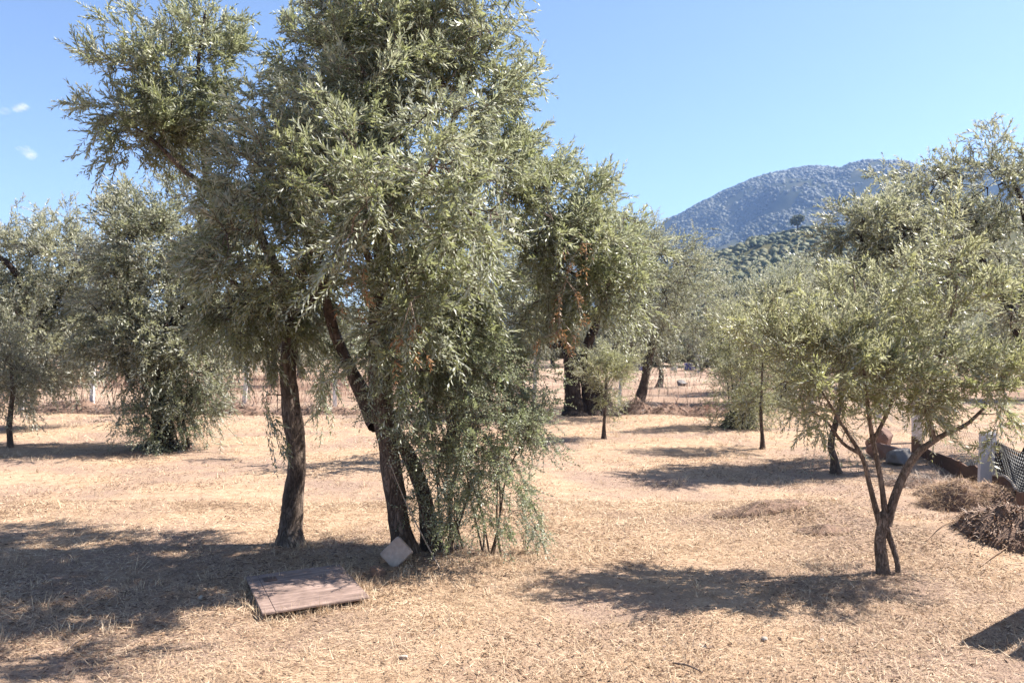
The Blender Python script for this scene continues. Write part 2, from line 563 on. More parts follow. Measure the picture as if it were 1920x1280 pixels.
def mountain_forest():
    n = 60000
    x = rng.uniform(330, 1500, n); y = rng.uniform(760, 1960, n)
    dens = fbm(x / 90, y / 90, 77, 3)
    keep = (dens > 0.36 + 0.16 * rng.random(n)) & (np.abs(x / y - 0.35) < 0.17)
    x, y = x[keep], y[keep]
    z = mountain_h(x, y)
    R = 2.0 + 3.6 * rng.random(len(x)) ** 2.2
    P = np.stack([x, y, z - R * 0.10], -1)
    o = link('mountain_forest', clump_mass('mountain_forest', P, R, M_LEAF_FAR, np.clip(rng.random(len(x)) * 0.35 + 2.4 * (fbm(x / 90, y / 150, 12, 4) - 0.42), 0, 1), 0, 0.95))
    tag(o, 'dark pine and oak forest covering the blue hazy mountain', 'forest'); o['kind'] = 'stuff'
    n = 22000
    x = rng.uniform(30, 330, n); y = rng.uniform(190, 450, n)
    dens = fbm(x / 22, y / 22, 55, 3)
    keep = (dens > 0.12 + 0.25 * rng.random(n)) & (np.abs(x / y - 0.37) < 0.22)
    x, y = x[keep], y[keep]
    R = (0.35 + 1.7 * rng.random(len(x)) ** 2.5) * (0.7 + 0.8 * (fbm(x / 22, y / 22, 55, 3)))
    P = np.stack([x, y, hill_h(x, y) + R * 0.35], -1)
    o = link('hillside_scrub', clump_mass('hillside_scrub', P, R, M_SCRUBLEAF, np.clip(rng.random(len(x)) * .6 + 1.4 * (fbm(x / 18, y / 18, 66, 3) - .35), 0, 1), 0, 0.85))
    tag(o, 'green and tan bushes dotting the low hill before the mountain', 'scrub'); o['kind'] = 'stuff'
M_SCRUBLEAF = leaf_material('scrub_leaf', [(0.035, 0.05, 0.02), (0.075, 0.09, 0.035), (0.15, 0.14, 0.065)],
                            [(0.05, 0.06, 0.03), (0.12, 0.12, 0.06)], (0.1, 0.1, 0.03), rough=0.8, tw=0.1)
mountain_forest()

def leaves(P, D, Nn, L, Wd, fold=0.18, curl=0.10):
    """one folded four-cornered leaf per row"""
    S = unit(np.cross(D, Nn))
    Nn = np.cross(S, D)
    L, Wd = L[:, None], Wd[:, None]
    a = P
    m = P + D * L * 0.48
    b = m + S * Wd * 0.5 + Nn * Wd * fold
    c = P + D * L - Nn * L * curl
    d = m - S * Wd * 0.5 + Nn * Wd * fold
    V = np.stack([a, b, c, d], 1).reshape(-1, 3)
    q = np.arange(len(P) * 4).reshape(-1, 4)
    return V, q

def prisms(P0, P1, r0, r1):
    """three-sided tapering stems between two rows of points"""
    D = unit(P1 - P0)
    ref = np.where(np.abs(D[:, 2:3]) > 0.9, np.array([[1.0, 0, 0]]), np.array([[0, 0, 1.0]]))
    A = unit(np.cross(D, ref)); B = np.cross(D, A)
    vs = []
    for P, r in ((P0, r0), (P1, r1)):
        for k in range(3):
            t = 2 * math.pi * k / 3
            vs.append(P + (A * math.cos(t) + B * math.sin(t)) * np.reshape(r, (-1, 1)))
    V = np.stack(vs, 1).reshape(-1, 3)
    base = (np.arange(len(P0)) * 6)[:, None]
    q = np.concatenate([base + np.array([[k, (k + 1) % 3, 3 + (k + 1) % 3, 3 + k]]) for k in range(3)])
    return V, q

def shoots(O, D, Ls, pairs, leafL, leafW, droop, R, tint0, ang=(38, 62)):
    """leafy shoots: returns leaf geometry, stem geometry and tints"""
    n = len(O)
    t = (np.arange(pairs) + 0.6) / pairs
    ref = unit(R.normal(size=(n, 3)))
    A = unit(np.cross(D, ref)); B = np.cross(D, A)
    down = np.array([0, 0, -1.0])
    tt = t[None, :, None] * np.ones((n, 1, 1))
    pos = O[:, None] + D[:, None] * Ls[:, None, None] * tt + down * (droop[:, None, None] * Ls[:, None, None] * tt ** 2)
    tang = unit(D[:, None] + down * (2 * droop[:, None, None] * tt))
    Ps, Ds, Ns, LL, WW, TT = [], [], [], [], [], []
    for side in (0, 1):
        phi = (np.arange(pairs) % 2)[None] * (math.pi / 2) + side * math.pi + R.normal(0, 0.35, (n, pairs))
        rad = A[:, None] * np.cos(phi)[..., None] + B[:, None] * np.sin(phi)[..., None]
        a = np.radians(R.uniform(ang[0], ang[1], (n, pairs)))[..., None] * (1.0 - 0.45 * tt)
        d = unit(tang * np.cos(a) + rad * np.sin(a) + R.normal(0, 0.12, (n, pairs, 3)))
        nn = tang * np.sin(a) - rad * np.cos(a) + R.normal(0, 0.25, (n, pairs, 3))
        l = leafL * R.uniform(0.72, 1.2, (n, pairs)) * (1.0 - 0.35 * np.abs(tt[..., 0] - 0.45) * 2)
        Ps.append(pos.reshape(-1, 3)); Ds.append(d.reshape(-1, 3)); Ns.append(nn.reshape(-1, 3))
        LL.append(l.ravel()); WW.append((l * leafW / leafL * R.uniform(0.8, 1.2, l.shape)).ravel())
        TT.append((tint0[:, None] + 0.16 * (tt[..., 0] - 0.5) + R.normal(0, 0.10, l.shape)).ravel())
    V, q = leaves(np.concatenate(Ps), unit(np.concatenate(Ds)), unit(np.concatenate(Ns)), np.concatenate(LL), np.concatenate(WW))
    tl = np.clip(np.repeat(np.concatenate(TT), 4), 0, 1)
    mid = O + D * Ls[:, None] * 0.5 + down * (droop * Ls * 0.25)[:, None]
    end = O + D * Ls[:, None] + down * (droop * Ls)[:, None]
    return V, q, tl, (O, mid, end)

def catmull(P, n):
    P = np.asarray(P, float)
    if len(P) == 2:
        t = np.linspace(0, 1, n)[:, None]
        return P[0] * (1 - t) + P[1] * t
    Q = np.concatenate([[2 * P[0] - P[1]], P, [2 * P[-1] - P[-2]]])
    out = []
    for u in np.linspace(0, len(P) - 1 - 1e-6, n):
        i = int(u); f = u - i
        p0, p1, p2, p3 = Q[i:i + 4]
        out.append(0.5 * (2 * p1 + (p2 - p0) * f + (2 * p0 - 5 * p1 + 4 * p2 - p3) * f * f + (3 * p1 - p0 - 3 * p2 + p3) * f ** 3))
    return np.array(out)

def tube(P, r, seg, sides, rough, R, flare=0.0):
    """gnarled limb: a tapering tube with ridges and lumps"""
    C = catmull(P, seg)
    rr = np.interp(np.linspace(0, 1, seg), np.linspace(0, 1, len(r)), r)
    T = unit(np.gradient(C, axis=0))
    A = np.zeros_like(C)
    a = unit(np.cross(T[0], [0.3, 1.0, 0.2]))
    for i in range(seg):
        a = unit(a - T[i] * np.dot(a, T[i]))
        A[i] = a
    B = np.cross(T, A)
    th = np.linspace(0, 2 * math.pi, sides, endpoint=False)
    s = np.cumsum(np.r_[0, np.linalg.norm(np.diff(C, axis=0), axis=1)])
    ph = R.uniform(0, 6.28, 6)
    S, TH = np.meshgrid(s, th, indexing='ij')
    k = 1 + rough * (0.45 * np.sin(3 * TH + ph[0] + 2.5 * S) + 0.35 * np.sin(5 * TH + ph[1] - 5.0 * S) + 0.5 * np.sin(2 * TH + ph[2] + 9 * S)
                     + 0.3 * np.sin(TH + ph[3] + 17 * S) + 0.5 * (R.random(S.shape) - 0.5))
    if flare:
        k = k * (1 + flare * np.exp(-S / 0.12) * (1 + 0.35 * np.sin(4 * TH + ph[4])))
    rad = rr[:, None] * k
    V = C[:, None] + (A[:, None] * np.cos(TH)[..., None] + B[:, None] * np.sin(TH)[..., None]) * rad[..., None]
    i, j = np.meshgrid(np.arange(seg - 1), np.arange(sides), indexing='ij')
    j2 = (j + 1) % sides
    q = np.stack([i * sides + j, i * sides + j2, (i + 1) * sides + j2, (i + 1) * sides + j], -1).reshape(-1, 4)
    V = np.concatenate([V.reshape(-1, 3), [C[-1] + T[-1] * rr[-1] * 0.6]])
    e = np.arange(sides)
    t = np.stack([(seg - 1) * sides + e, (seg - 1) * sides + (e + 1) % sides, np.full(sides, seg * sides)], -1)
    return V, q, t, C

def make_tree(root, limbs, lobes, leaf, bark, mat, seed, density=9.0, per=13, shootL=(0.16, 0.32), pairs=9, clumpR=0.22,
              up=0.45, out=0.8, twig_r=0.009, sides=16, rough=0.15, flare=0.6, leafname='crown', tint=0.45, ang=(26, 50), gap=0.40, gscale=3.0):
    """limbs: (part name, world points, radii); lobes: (centre, radii, density factor, upward bias)"""
    R = np.random.default_rng(seed)
    base = np.array(root.location)
    nodes = []
    for nm, P, r in limbs:
        P = np.asarray(P, float)
        ln = np.sum(np.linalg.norm(np.diff(P, axis=0), axis=1))
        seg = int(np.clip(ln / 0.035, 10, 60))
        fl = flare if nm == 'trunk' and abs(P[0][2] - base[2]) < 0.25 else 0.0
        V, q, t, C = tube(P, r, seg, sides, rough, R, fl)
        link(nm, mesh_data(nm, V - base, q, t, bark, None, True), root)
        nodes.append(C[int(len(C) * (0.45 if nm == 'trunk' else 0.2)):])
    nodes = np.concatenate(nodes)
    cc, cd, cu = [], [], []
    for c, r, k, ub in lobes:
        c, r = np.asarray(c, float), np.asarray(r, float)
        p = 1.6
        area = 4 * math.pi * (((r[0] * r[1]) ** p + (r[0] * r[2]) ** p + (r[1] * r[2]) ** p) / 3) ** (1 / p)
        n = max(3, int(area * density * k))
        d = unit(R.normal(size=(n, 3)))
        rad = R.random(n) ** 0.42
        p_ = c + d * rad[:, None] * r
        cc.append(p_); cd.append(unit(d / r) * (0.35 + 0.65 * rad[:, None])); cu.append(np.full(n, ub))
    cc, cd, cu = np.concatenate(cc), np.concatenate(cd), np.concatenate(cu)
    gn = vnoise3(cc / (clumpR * gscale) + seed * 3.1, seed)
    kp = gn > gap
    cc, cd, cu = cc[kp], cd[kp], cu[kp]
    # twigs joining every clump to the nearest wood
    dist = np.array([np.min(np.linalg.norm(nodes - c, axis=1)) for c in cc])
    g = Geo()
    allN = np.zeros((len(nodes) + len(cc) * 3, 3)); allN[:len(nodes)] = nodes
    m = len(nodes)
    for i in np.argsort(dist):
        dd = np.linalg.norm(allN[:m] - cc[i], axis=1)
        a = allN[np.argmin(dd)]
        b = cc[i]
        L = dd.min()
        mid = (a + b) / 2 + R.normal(0, 0.10, 3) * L + np.array([0, 0, 0.10 * L])
        mid2 = (mid + b) / 2 + R.normal(0, 0.05, 3) * L
        r0 = twig_r * (0.55 + 0.5 * min(L / 0.6, 1.5))
        V, q = prisms(np.array([a, mid, mid2]), np.array([mid, mid2, b]), np.array([r0, r0 * .75, r0 * .55]), np.array([r0 * .75, r0 * .55, r0 * .3]))
        g.add(V, q, None, 0.5)
        allN[m:m + 3] = [mid, mid2, b]; m += 3
    n = len(cc) * per
    ci = np.repeat(np.arange(len(cc)), per)
    # each clump is a spray: shoots ranked along a curving branchlet
    ax = unit(cd * out + np.array([0, 0, 1.0]) * (cu * up)[:, None] + R.normal(0, 0.42, cc.shape))
    al = clumpR * R.uniform(0.7, 2.2, len(cc))
    ad = np.clip(R.normal(0.22, 0.18, len(cc)) - 0.2 * cu, -0.1, 0.7)
    tt = R.random(n) ** 0.8
    zz = np.array([0, 0, -1.0])
    O = cc[ci] + ax[ci] * (al[ci] * tt)[:, None] + zz * (ad[ci] * al[ci] * tt ** 2)[:, None] + R.normal(0, clumpR * .22, (n, 3))
    D = unit(ax[ci] * 0.75 + zz * (ad[ci] * tt * 1.4)[:, None] + R.normal(0, 0.50, (n, 3)) + np.array([0, 0, 1.0]) * (cu[ci] * up * .35)[:, None])
    m_ = cc + ax * (al * .5)[:, None] + zz * (ad * al * .25)[:, None]
    e_ = cc + ax * al[:, None] + zz * (ad * al)[:, None]
    V, q = prisms(np.concatenate([cc, m_]), np.concatenate([m_, e_]), np.r_[np.full(len(cc), twig_r * .4), np.full(len(cc), twig_r * .28)], np.r_[np.full(len(cc), twig_r * .28), np.full(len(cc), twig_r * .12)])
    g.add(V, q, None, 0.5)
    Ls = R.uniform(shootL[0], shootL[1], n)
    droop = np.clip(R.normal(0.15, 0.15, n) - 0.12 * cu[ci], 0, 0.6)
    ct = tint + R.normal(0, 0.16, len(cc))
    V, q, tl, (s0, s1, s2) = shoots(O, D, Ls, pairs, leaf[0], leaf[1], droop, R, np.clip(ct[ci] + R.normal(0, 0.07, n), 0.02, 0.98), ang)
    r = max(0.0016, leaf[1] * 0.14)
    V1, q1 = prisms(s0, s2, np.full(n, r), np.full(n, r * .3))
    g.add(V1, q1, None, 0.7)
    link('twigs', g.data('twigs', bark, base), root, kind='stuff')
    link(leafname, mesh_data(leafname, V - base, q, None, mat, tl), root, kind='stuff')
    return len(q)

def px_limbs(Y0, spec):
    """spec: (name, [(px, py, dY)...], [radius px ...]) at the tree's distance"""
    res = []
    for nm, pts, rad in spec:
        P = [W(p[0], p[1], Y0 + (p[2] if len(p) > 2 else 0.0)) for p in pts]
        res.append((nm, P, [r / F * Y0 for r in rad]))
    return res

def px_lobes(Y0, spec):
    """spec: (px, py, dY, rx px, ry px, depth m, density factor, up bias)"""
    res = []
    for px, py, dY, rx, ry, rd, k, ub in spec:
        Y = Y0 + dY
        res.append((W(px, py, Y), (rx / F * Y, rd, ry / F * Y), k, ub))
    return res

COUNT = {}
def px_tree(name, label, cat, base, Y0, limbs, lobes, leaf, bark, mat, seed, group=None, **kw):
    x, y = (base[0] - 960) / F * Y0, Y0
    root = thing(name, label, cat, (x, y, float(ground_h(x, y))), group)
    COUNT[label] = make_tree(root, px_limbs(Y0, limbs), px_lobes(Y0, lobes), leaf, bark, mat, seed, **kw)
    return root

GROVE = 'olive trees of the grove'
# ---- the big pair in front
LEAF_NEAR = (0.064, 0.0155)
px_tree('olive_tree', 'tall olive tree on one dark trunk, its long upper limb reaching out at the left', 'olive tree', (545, 1018), 7.0,
    [('trunk', [(546, 1022), (545, 980), (552, 915), (556, 850), (548, 785), (540, 715), (543, 640), (548, 560)], [21, 18.5, 17.5, 17, 17, 16, 14, 12]),
     ('limb', [(545, 600), (515, 500, .1), (470, 415, .1), (425, 380, .1), (392, 352, .1), (382, 290, .1), (380, 215, .1), (372, 120, .1), (385, 20, .1)], [12, 9.5, 8, 7.5, 6.5, 5.5, 4.5, 3, 2]),
     ('limb', [(400, 368, .1), (365, 338, 0), (330, 305, -.1), (285, 262, -.15), (235, 225, -.1)], [6, 5, 4, 3, 1.5]),
     ('limb', [(548, 580), (580, 460, .1), (605, 340, .2), (600, 200, .2), (615, 60, .1)], [12, 9, 7, 5, 3]),
     ('limb', [(543, 640), (500, 580, -.2), (455, 540, -.4), (420, 520, -.4)], [9, 6, 4, 2]),
     ('limb', [(546, 620), (600, 540, -.3), (640, 480, -.4)], [9, 6, 3])],
    [(305, 205, .1, 98, 95, .45, 1.2, .8), (255, 250, .05, 50, 45, .3, .9, .3), (360, 110, .15, 70, 70, .35, .8, .9), (370, 240, .1, 60, 60, .35, .8, .5), (240, 175, 0, 58, 60, .35, .8, .8), (262, 75, .1, 34, 45, .25, .6, 1.0), (215, 262, -.1, 32, 30, .2, .7, .2), (395, 95, .2, 34, 88, .3, .9, 1.0), (415, 210, .1, 38, 60, .3, .5, .5),
     (330, 280, 0, 70, 28, .3, .5, .4), (480, 350, .2, 38, 40, .35, .8, .3), (598, 175, .3, 56, 100, .6, .8, .8), (560, 80, .2, 30, 40, .4, .45, .9), (520, 330, -1.1, 90, 60, .4, .7, .4), (450, 440, -1.2, 70, 50, .4, .6, .2), (610, 250, -1.0, 80, 60, .4, .6, .5), (560, 275, .2, 72, 92, .6, .9, .5),
     (500, 400, .0, 95, 110, .7, 1.15, .2), (560, 520, -.3, 120, 100, .8, 1.0, .1), (460, 520, -.2, 65, 85, .5, 1.1, 0), (450, 580, -.6, 55, 55, .35, .8, -.3), (520, 640, -.1, 75, 75, .5, .8, -.6),
     (480, 690, .0, 45, 60, .4, .6, -.9), (545, 735, -.1, 55, 50, .4, .75, -.9), (610, 690, .2, 60, 75, .4, .55, -.9), (520, 455, .7, 100, 110, .5, .9, .2)],
    LEAF_NEAR, M_BARK, M_LEAF, 11, group=GROVE, density=17, per=15, shootL=(0.11, 0.25), pairs=8, clumpR=0.17, tint=.55)

px_tree('olive_tree', 'tall full olive tree with two crossing trunks over the tilted stone block, crown bending right', 'olive tree', (770, 1050), 6.45,
    [('trunk', [(764, 1062), (752, 1000), (742, 930), (733, 860), (721, 790), (712, 720), (708, 640), (710, 545), (714, 440), (716, 330), (714, 200), (722, 80), (735, -60)],
      [24, 20, 18.5, 18.5, 20, 20, 18, 15, 11, 9, 7, 5, 3]),
     ('trunk', [(812, 1058, .1), (803, 985, .15), (790, 915, .2), (768, 860, .2), (745, 815, .15), (728, 770, .1)], [19, 16, 14, 13, 13, 12]),
     ('limb', [(705, 800, .1), (690, 762, .2), (668, 715, .25), (645, 665, .25), (625, 615, .2), (612, 560, .1), (600, 470, 0)], [17, 15, 13, 11, 10, 8, 4]),
     ('limb', [(708, 660, 0), (760, 590, .3), (840, 530, .6), (915, 475, .8), (965, 440, .9), (1020, 415, .9), (1100, 395, .8), (1170, 400, .6)], [15, 12, 10.5, 9.5, 8, 6, 4, 2]),
     ('limb', [(950, 450, .9), (1000, 470, .8), (1050, 500, .7), (1110, 530, .6)], [6, 5, 3.5, 2]),
     ('limb', [(712, 520, 0), (760, 400, .2), (820, 290, .2), (870, 180, .2), (910, 80, .2)], [10, 8, 6, 4, 2]),
     ('limb', [(714, 560, 0), (690, 480, -.4), (660, 420, -.7), (640, 380, -.8)], [9, 6, 4, 2])],
    [(740, 95, 0, 125, 120, .8, .95, .9), (870, 140, .1, 85, 100, .6, .85, .8), (655, 70, .0, 75, 95, .6, .8, .9), (930, 150, .2, 40, 70, .4, .7, .6), (790, -40, .1, 170, 80, .8, .8, .9),
     (860, 20, .1, 60, 50, .4, .6, 1), (700, 250, -.1, 130, 100, .9, 1.0, .5), (830, 280, .1, 130, 105, .8, 1.0, .5), (930, 260, .2, 62, 85, .5, .8, .5), (915, 375, .4, 80, 65, .5, .9, .3), (960, 330, .5, 55, 50, .4, .9, .4),
     (690, 420, -.7, 135, 85, .55, 1.05, .6), (800, 440, -.5, 105, 90, .55, 1.0, .4), (610, 440, -.5, 80, 60, .4, .85, .6), (780, 560, -.6, 120, 75, .5, 1.0, -.1), (690, 560, -.6, 90, 80, .45, .9, 0),
     (860, 520, -.2, 60, 60, .45, .9, 0), (760, 660, -.4, 85, 60, .4, .6, -.7), (880, 620, .2, 75, 70, .5, .9, -.2),
     (1045, 360, .8, 66, 42, .5, .8, .5), (1120, 395, .7, 54, 38, .5, .75, .5), (1165, 440, .6, 34, 45, .45, .7, .3), (820, 200, -1.2, 110, 70, .45, .6, .6), (720, 330, -1.3, 110, 65, .4, .6, .5), (880, 330, -1.1, 70, 60, .4, .6, .4), (560, 360, -.9, 60, 50, .4, .6, .4), (840, 300, -1.65, 115, 85, .4, .55, .4), (930, 400, -1.5, 75, 60, .35, .5, .2), (720, 420, -1.5, 95, 65, .35, .5, .3), (1100, 460, .5, 80, 50, .5, 1.0, .2), (1030, 430, .3, 60, 42, .4, 1.0, .2), (1040, 510, .5, 66, 40, .45, .9, .1), (1140, 490, .4, 50, 45, .4, .8, .1),
     (1110, 535, .6, 70, 38, .4, .7, -.1), (1010, 560, .7, 45, 38, .35, .6, -.3), (990, 345, .7, 42, 48, .4, .7, .4), (1165, 520, .6, 36, 36, .35, .6, 0), (720, 330, .8, 160, 160, .6, .7, .3)],
    LEAF_NEAR, M_BARK, M_LEAF, 23, group=GROVE, density=17, per=15, shootL=(0.11, 0.25), pairs=8, clumpR=0.17, tint=.55)

# ---- right: the young tree in front
px_tree('olive_tree', 'young olive tree with slim pale stems forking low on the right, upright whippy shoots', 'olive tree', (1657, 1080), 5.96,
    [('trunk', [(1656, 1086), (1653, 1050), (1650, 1015), (1655, 985), (1660, 960)], [13, 11, 10, 9.5, 8.5]),
     ('root', [(1684, 1072, -.02), (1682, 1052, -.02), (1675, 1028), (1667, 1005), (1658, 975)], [5, 4.6, 5, 5.5, 6.5]),
     ('stem', [(1651, 985), (1640, 945), (1630, 905), (1620, 865), (1600, 828), (1575, 790), (1545, 740), (1510, 690)], [6.2, 5, 4.6, 4.2, 3.6, 2.8, 2, 1.2]),
     ('stem', [(1660, 965), (1654, 915), (1645, 865), (1636, 820), (1627, 760), (1620, 690), (1610, 600), (1600, 520)], [6.2, 5, 4.6, 4.2, 3.8, 3, 2.2, 1.2]),
     ('stem', [(1664, 985), (1678, 930), (1700, 880), (1722, 848), (1748, 828), (1775, 812), (1812, 795), (1850, 760)], [8.5, 8, 7.2, 6.6, 5.6, 4.6, 3.6, 2.4]),
     ('stem', [(1752, 828), (1744, 795), (1738, 770), (1745, 735), (1765, 660), (1790, 560), (1805, 470)], [5.5, 5, 4.5, 4, 3, 2, 1.2]),
     ('stem', [(1612, 850), (1580, 830), (1550, 790), (1520, 770)], [3.5, 3, 2.4, 1.5]),
     ('stem', [(1636, 830), (1665, 770), (1690, 700), (1700, 620)], [4, 3.2, 2.5, 1.5])],
    [(1450, 650, .1, 65, 60, .4, .7, .8), (1500, 700, 0, 85, 70, .45, .85, .6), (1560, 650, .1, 80, 75, .5, .85, .8), (1535, 765, 0, 50, 40, .3, .8, .3), (1600, 720, -.1, 85, 60, .5, .9, .5), (1640, 590, .1, 80, 70, .5, .8, .9),
     (1660, 505, .2, 45, 45, .3, .45, 1.0), (1710, 660, -.1, 95, 80, .5, .9, .7), (1790, 600, 0, 85, 80, .5, .85, .8), (1790, 505, .1, 65, 55, .35, .6, 1.0), (1850, 640, 0, 62, 75, .4, .7, .7), (1860, 740, 0, 80, 48, .4, .85, .3),
     (1770, 740, -.1, 70, 50, .4, .7, .4), (1680, 740, .1, 70, 40, .4, .6, .4), (1905, 690, .1, 40, 70, .35, .6, .5)],
    (0.056, 0.0135), M_BARK_PALE, M_LEAF_YOUNG, 31, group=GROVE, density=13.5, per=14, shootL=(0.11, 0.24), pairs=8, clumpR=0.16, up=0.8, rough=0.07, flare=0.2, tint=0.66, twig_r=0.007)

# ---- evergreen bush at the foot of the pair
def bush():
    Y0 = 6.55
    x = (880 - 960) / F * Y0
    root = thing('shrub', 'loose small-leaved evergreen shrub growing up against the crossing trunks', 'shrub', (x, Y0, float(ground_h(x, Y0))))
    R = np.random.default_rng(5)
    base = np.array(root.location)
    limbs = []
    for k in range(17):
        a = R.uniform(0, 6.28)
        b0 = base + [R.uniform(-.28, .28), R.uniform(-.22, .22), -0.02]
        h = R.uniform(0.6, 1.9)
        sp = R.uniform(0.15, 0.85) * (1.25 - h / 2.4)
        tip = b0 + [math.cos(a) * sp + (0.10 if h < 1.2 else -0.05), math.sin(a) * sp, h]
        m = (b0 * 0.55 + tip * 0.45) + [0, 0, 0.10 * h] + R.normal(0, .05, 3)
        limbs.append(('stem', [b0, (b0 + m) / 2 + R.normal(0, .035, 3), m, (m + tip) / 2 + R.normal(0, .04, 3), tip], [.009, .0075, .006, .0045, .002]))
    lobes = px_lobes(Y0, [(870, 620, .05, 95, 65, .45, .8, .2), (850, 710, -.1, 105, 80, .5, 1.0, .1), (930, 740, .1, 85, 90, .45, .85, .1), (880, 820, -.15, 115, 85, .5, 1.0, 0),
                          (960, 810, .1, 62, 55, .4, .6, 0), (900, 905, -.1, 100, 66, .45, .9, -.1), (960, 870, 0, 60, 55, .4, .6, -.1), (830, 880, -.2, 50, 50, .3, .6, 0), (850, 965, -.05, 55, 50, .3, .55, -.1), (950, 945, 0, 62, 40, .3, .3, -.3), (780, 740, .1, 40, 70, .3, .5, -.2)])
    COUNT['bush'] = make_tree(root, limbs, lobes, (0.033, 0.0145), M_BARK, M_LEAF_SHRUB, 55, density=26, per=12, shootL=(0.10, 0.26), pairs=10, clumpR=0.16, up=0.25, out=0.75, gap=0.30,
                              twig_r=0.005, sides=6, rough=0.04, flare=0, leafname='foliage', tint=0.66, ang=(50, 75))
bush()

# ---- middle distance
MID = dict(density=7.5, per=13, shootL=(0.17, 0.34), pairs=6, clumpR=0.32, sides=10, twig_r=0.016)
LM = (0.096, 0.0275)
px_tree('olive_tree', 'broad dark olive tree at the left, suckers and a reddish boulder at its foot', 'olive tree', (305, 838), 13.8,
    [('trunk', [(306, 842), (304, 790), (298, 730), (300, 670), (310, 610)], [22, 18, 16, 14, 11]),
     ('limb', [(300, 690), (270, 620, .2), (240, 560, .2), (235, 490, .2)], [10, 8, 6, 3]),
     ('limb', [(305, 650), (340, 580, -.2), (360, 500, -.2), (350, 420, 0)], [10, 8, 6, 3]),
     ('limb', [(303, 670), (350, 640, -.3), (400, 620, -.4)], [7, 5, 3])],
    [(310, 600, 0, 125, 95, 1.1, 1, .1), (245, 450, .2, 75, 75, .8, .8, .8), (330, 430, 0, 90, 85, .9, .85, .8), (390, 500, -.2, 70, 90, .8, .9, .5), (230, 580, .1, 75, 90, .8, .9, .2), (300, 500, .2, 110, 90, 1.0, 1.0, .4),
     (345, 680, -.2, 85, 45, .8, .9, -.3), (265, 680, .1, 55, 50, .7, .8, -.5), (410, 600, -.2, 55, 70, .7, .8, -.1), (205, 620, .2, 30, 40, .5, .6, -.3)],
    LM, M_BARK_DARK, M_LEAF_GREY, 41, group=GROVE, tint=0.45, gap=0.38, **MID)
px_tree('sucker_shrub', 'low grey-green sucker bush around the foot of the broad dark tree at the left', 'shrub', (318, 836), 13.5,
    [('stem', [(300 + k * 9, 838), (298 + k * 11 - 20, 790), (290 + k * 16 - 40, 745)], [2.2, 1.6, .8]) for k in range(7)],
    [(315, 780, -.1, 75, 50, .5, 1, .1), (370, 775, .1, 42, 50, .4, .7, .2), (275, 800, -.1, 45, 34, .4, .9, 0), (330, 740, 0, 50, 30, .4, .9, .3)],
    (0.05, 0.018), M_BARK_DARK, M_LEAF_SHRUB, 42, gap=0.3, density=15, per=12, shootL=(0.16, 0.34), pairs=7, clumpR=0.25, sides=6, twig_r=0.008, flare=0, leafname='foliage', tint=0.6)
px_tree('olive_tree', 'pale sunlit olive tree cut by the left edge, a bare crooked limb inside', 'olive tree', (-75, 806), 17.0,
    [('trunk', [(-75, 806), (-66, 740), (-60, 680), (-30, 620), (10, 570)], [18, 15, 13, 11, 8]),
     ('limb', [(50, 620), (40, 540, -.5), (20, 500, -.7), (-10, 480, -.8), (-60, 470, -.8)], [9, 7, 5.5, 4, 2]), ('limb', [(55, 640), (110, 560), (150, 490)], [7, 5, 3])],
    [(60, 510, 0, 100, 85, 1.2, .9, .6), (140, 490, .3, 80, 70, 1.0, .9, .8), (20, 440, 0, 50, 50, .7, .5, 1), (-40, 540, 0, 90, 120, 1.2, .8, .4), (60, 620, -.3, 110, 80, 1.1, 1, 0), (150, 600, .3, 85, 80, 1.1, .9, 0), (20, 680, -.5, 75, 45, .8, .8, -.4), (110, 655, .3, 55, 35, .8, .8, -.4)],
    LM, M_BARK_DARK, M_LEAF_GREY, 43, group=GROVE, tint=0.95, gap=0.3, **MID)
px_tree('olive_sapling', 'thin-stemmed olive sapling at the far left, pale crown on a bare stem', 'olive sapling', (22, 838), 13.8,
    [('trunk', [(20, 842), (17, 805), (20, 770), (24, 730), (20, 690)], [5.5, 4.5, 4.5, 4, 2.5])],
    [(20, 715, 0, 60, 45, .5, .9, .5), (60, 690, .1, 45, 45, .45, .8, .6), (-20, 700, 0, 50, 55, .5, .8, .5), (30, 660, 0, 55, 35, .5, .7, .8)],
    (0.07, 0.018), M_BARK, M_LEAF_GREY, 44, group='young olive saplings', tint=0.7, gap=0.3, density=11, per=12, shootL=(0.2, 0.36), pairs=6, clumpR=0.27, sides=8, twig_r=0.009)
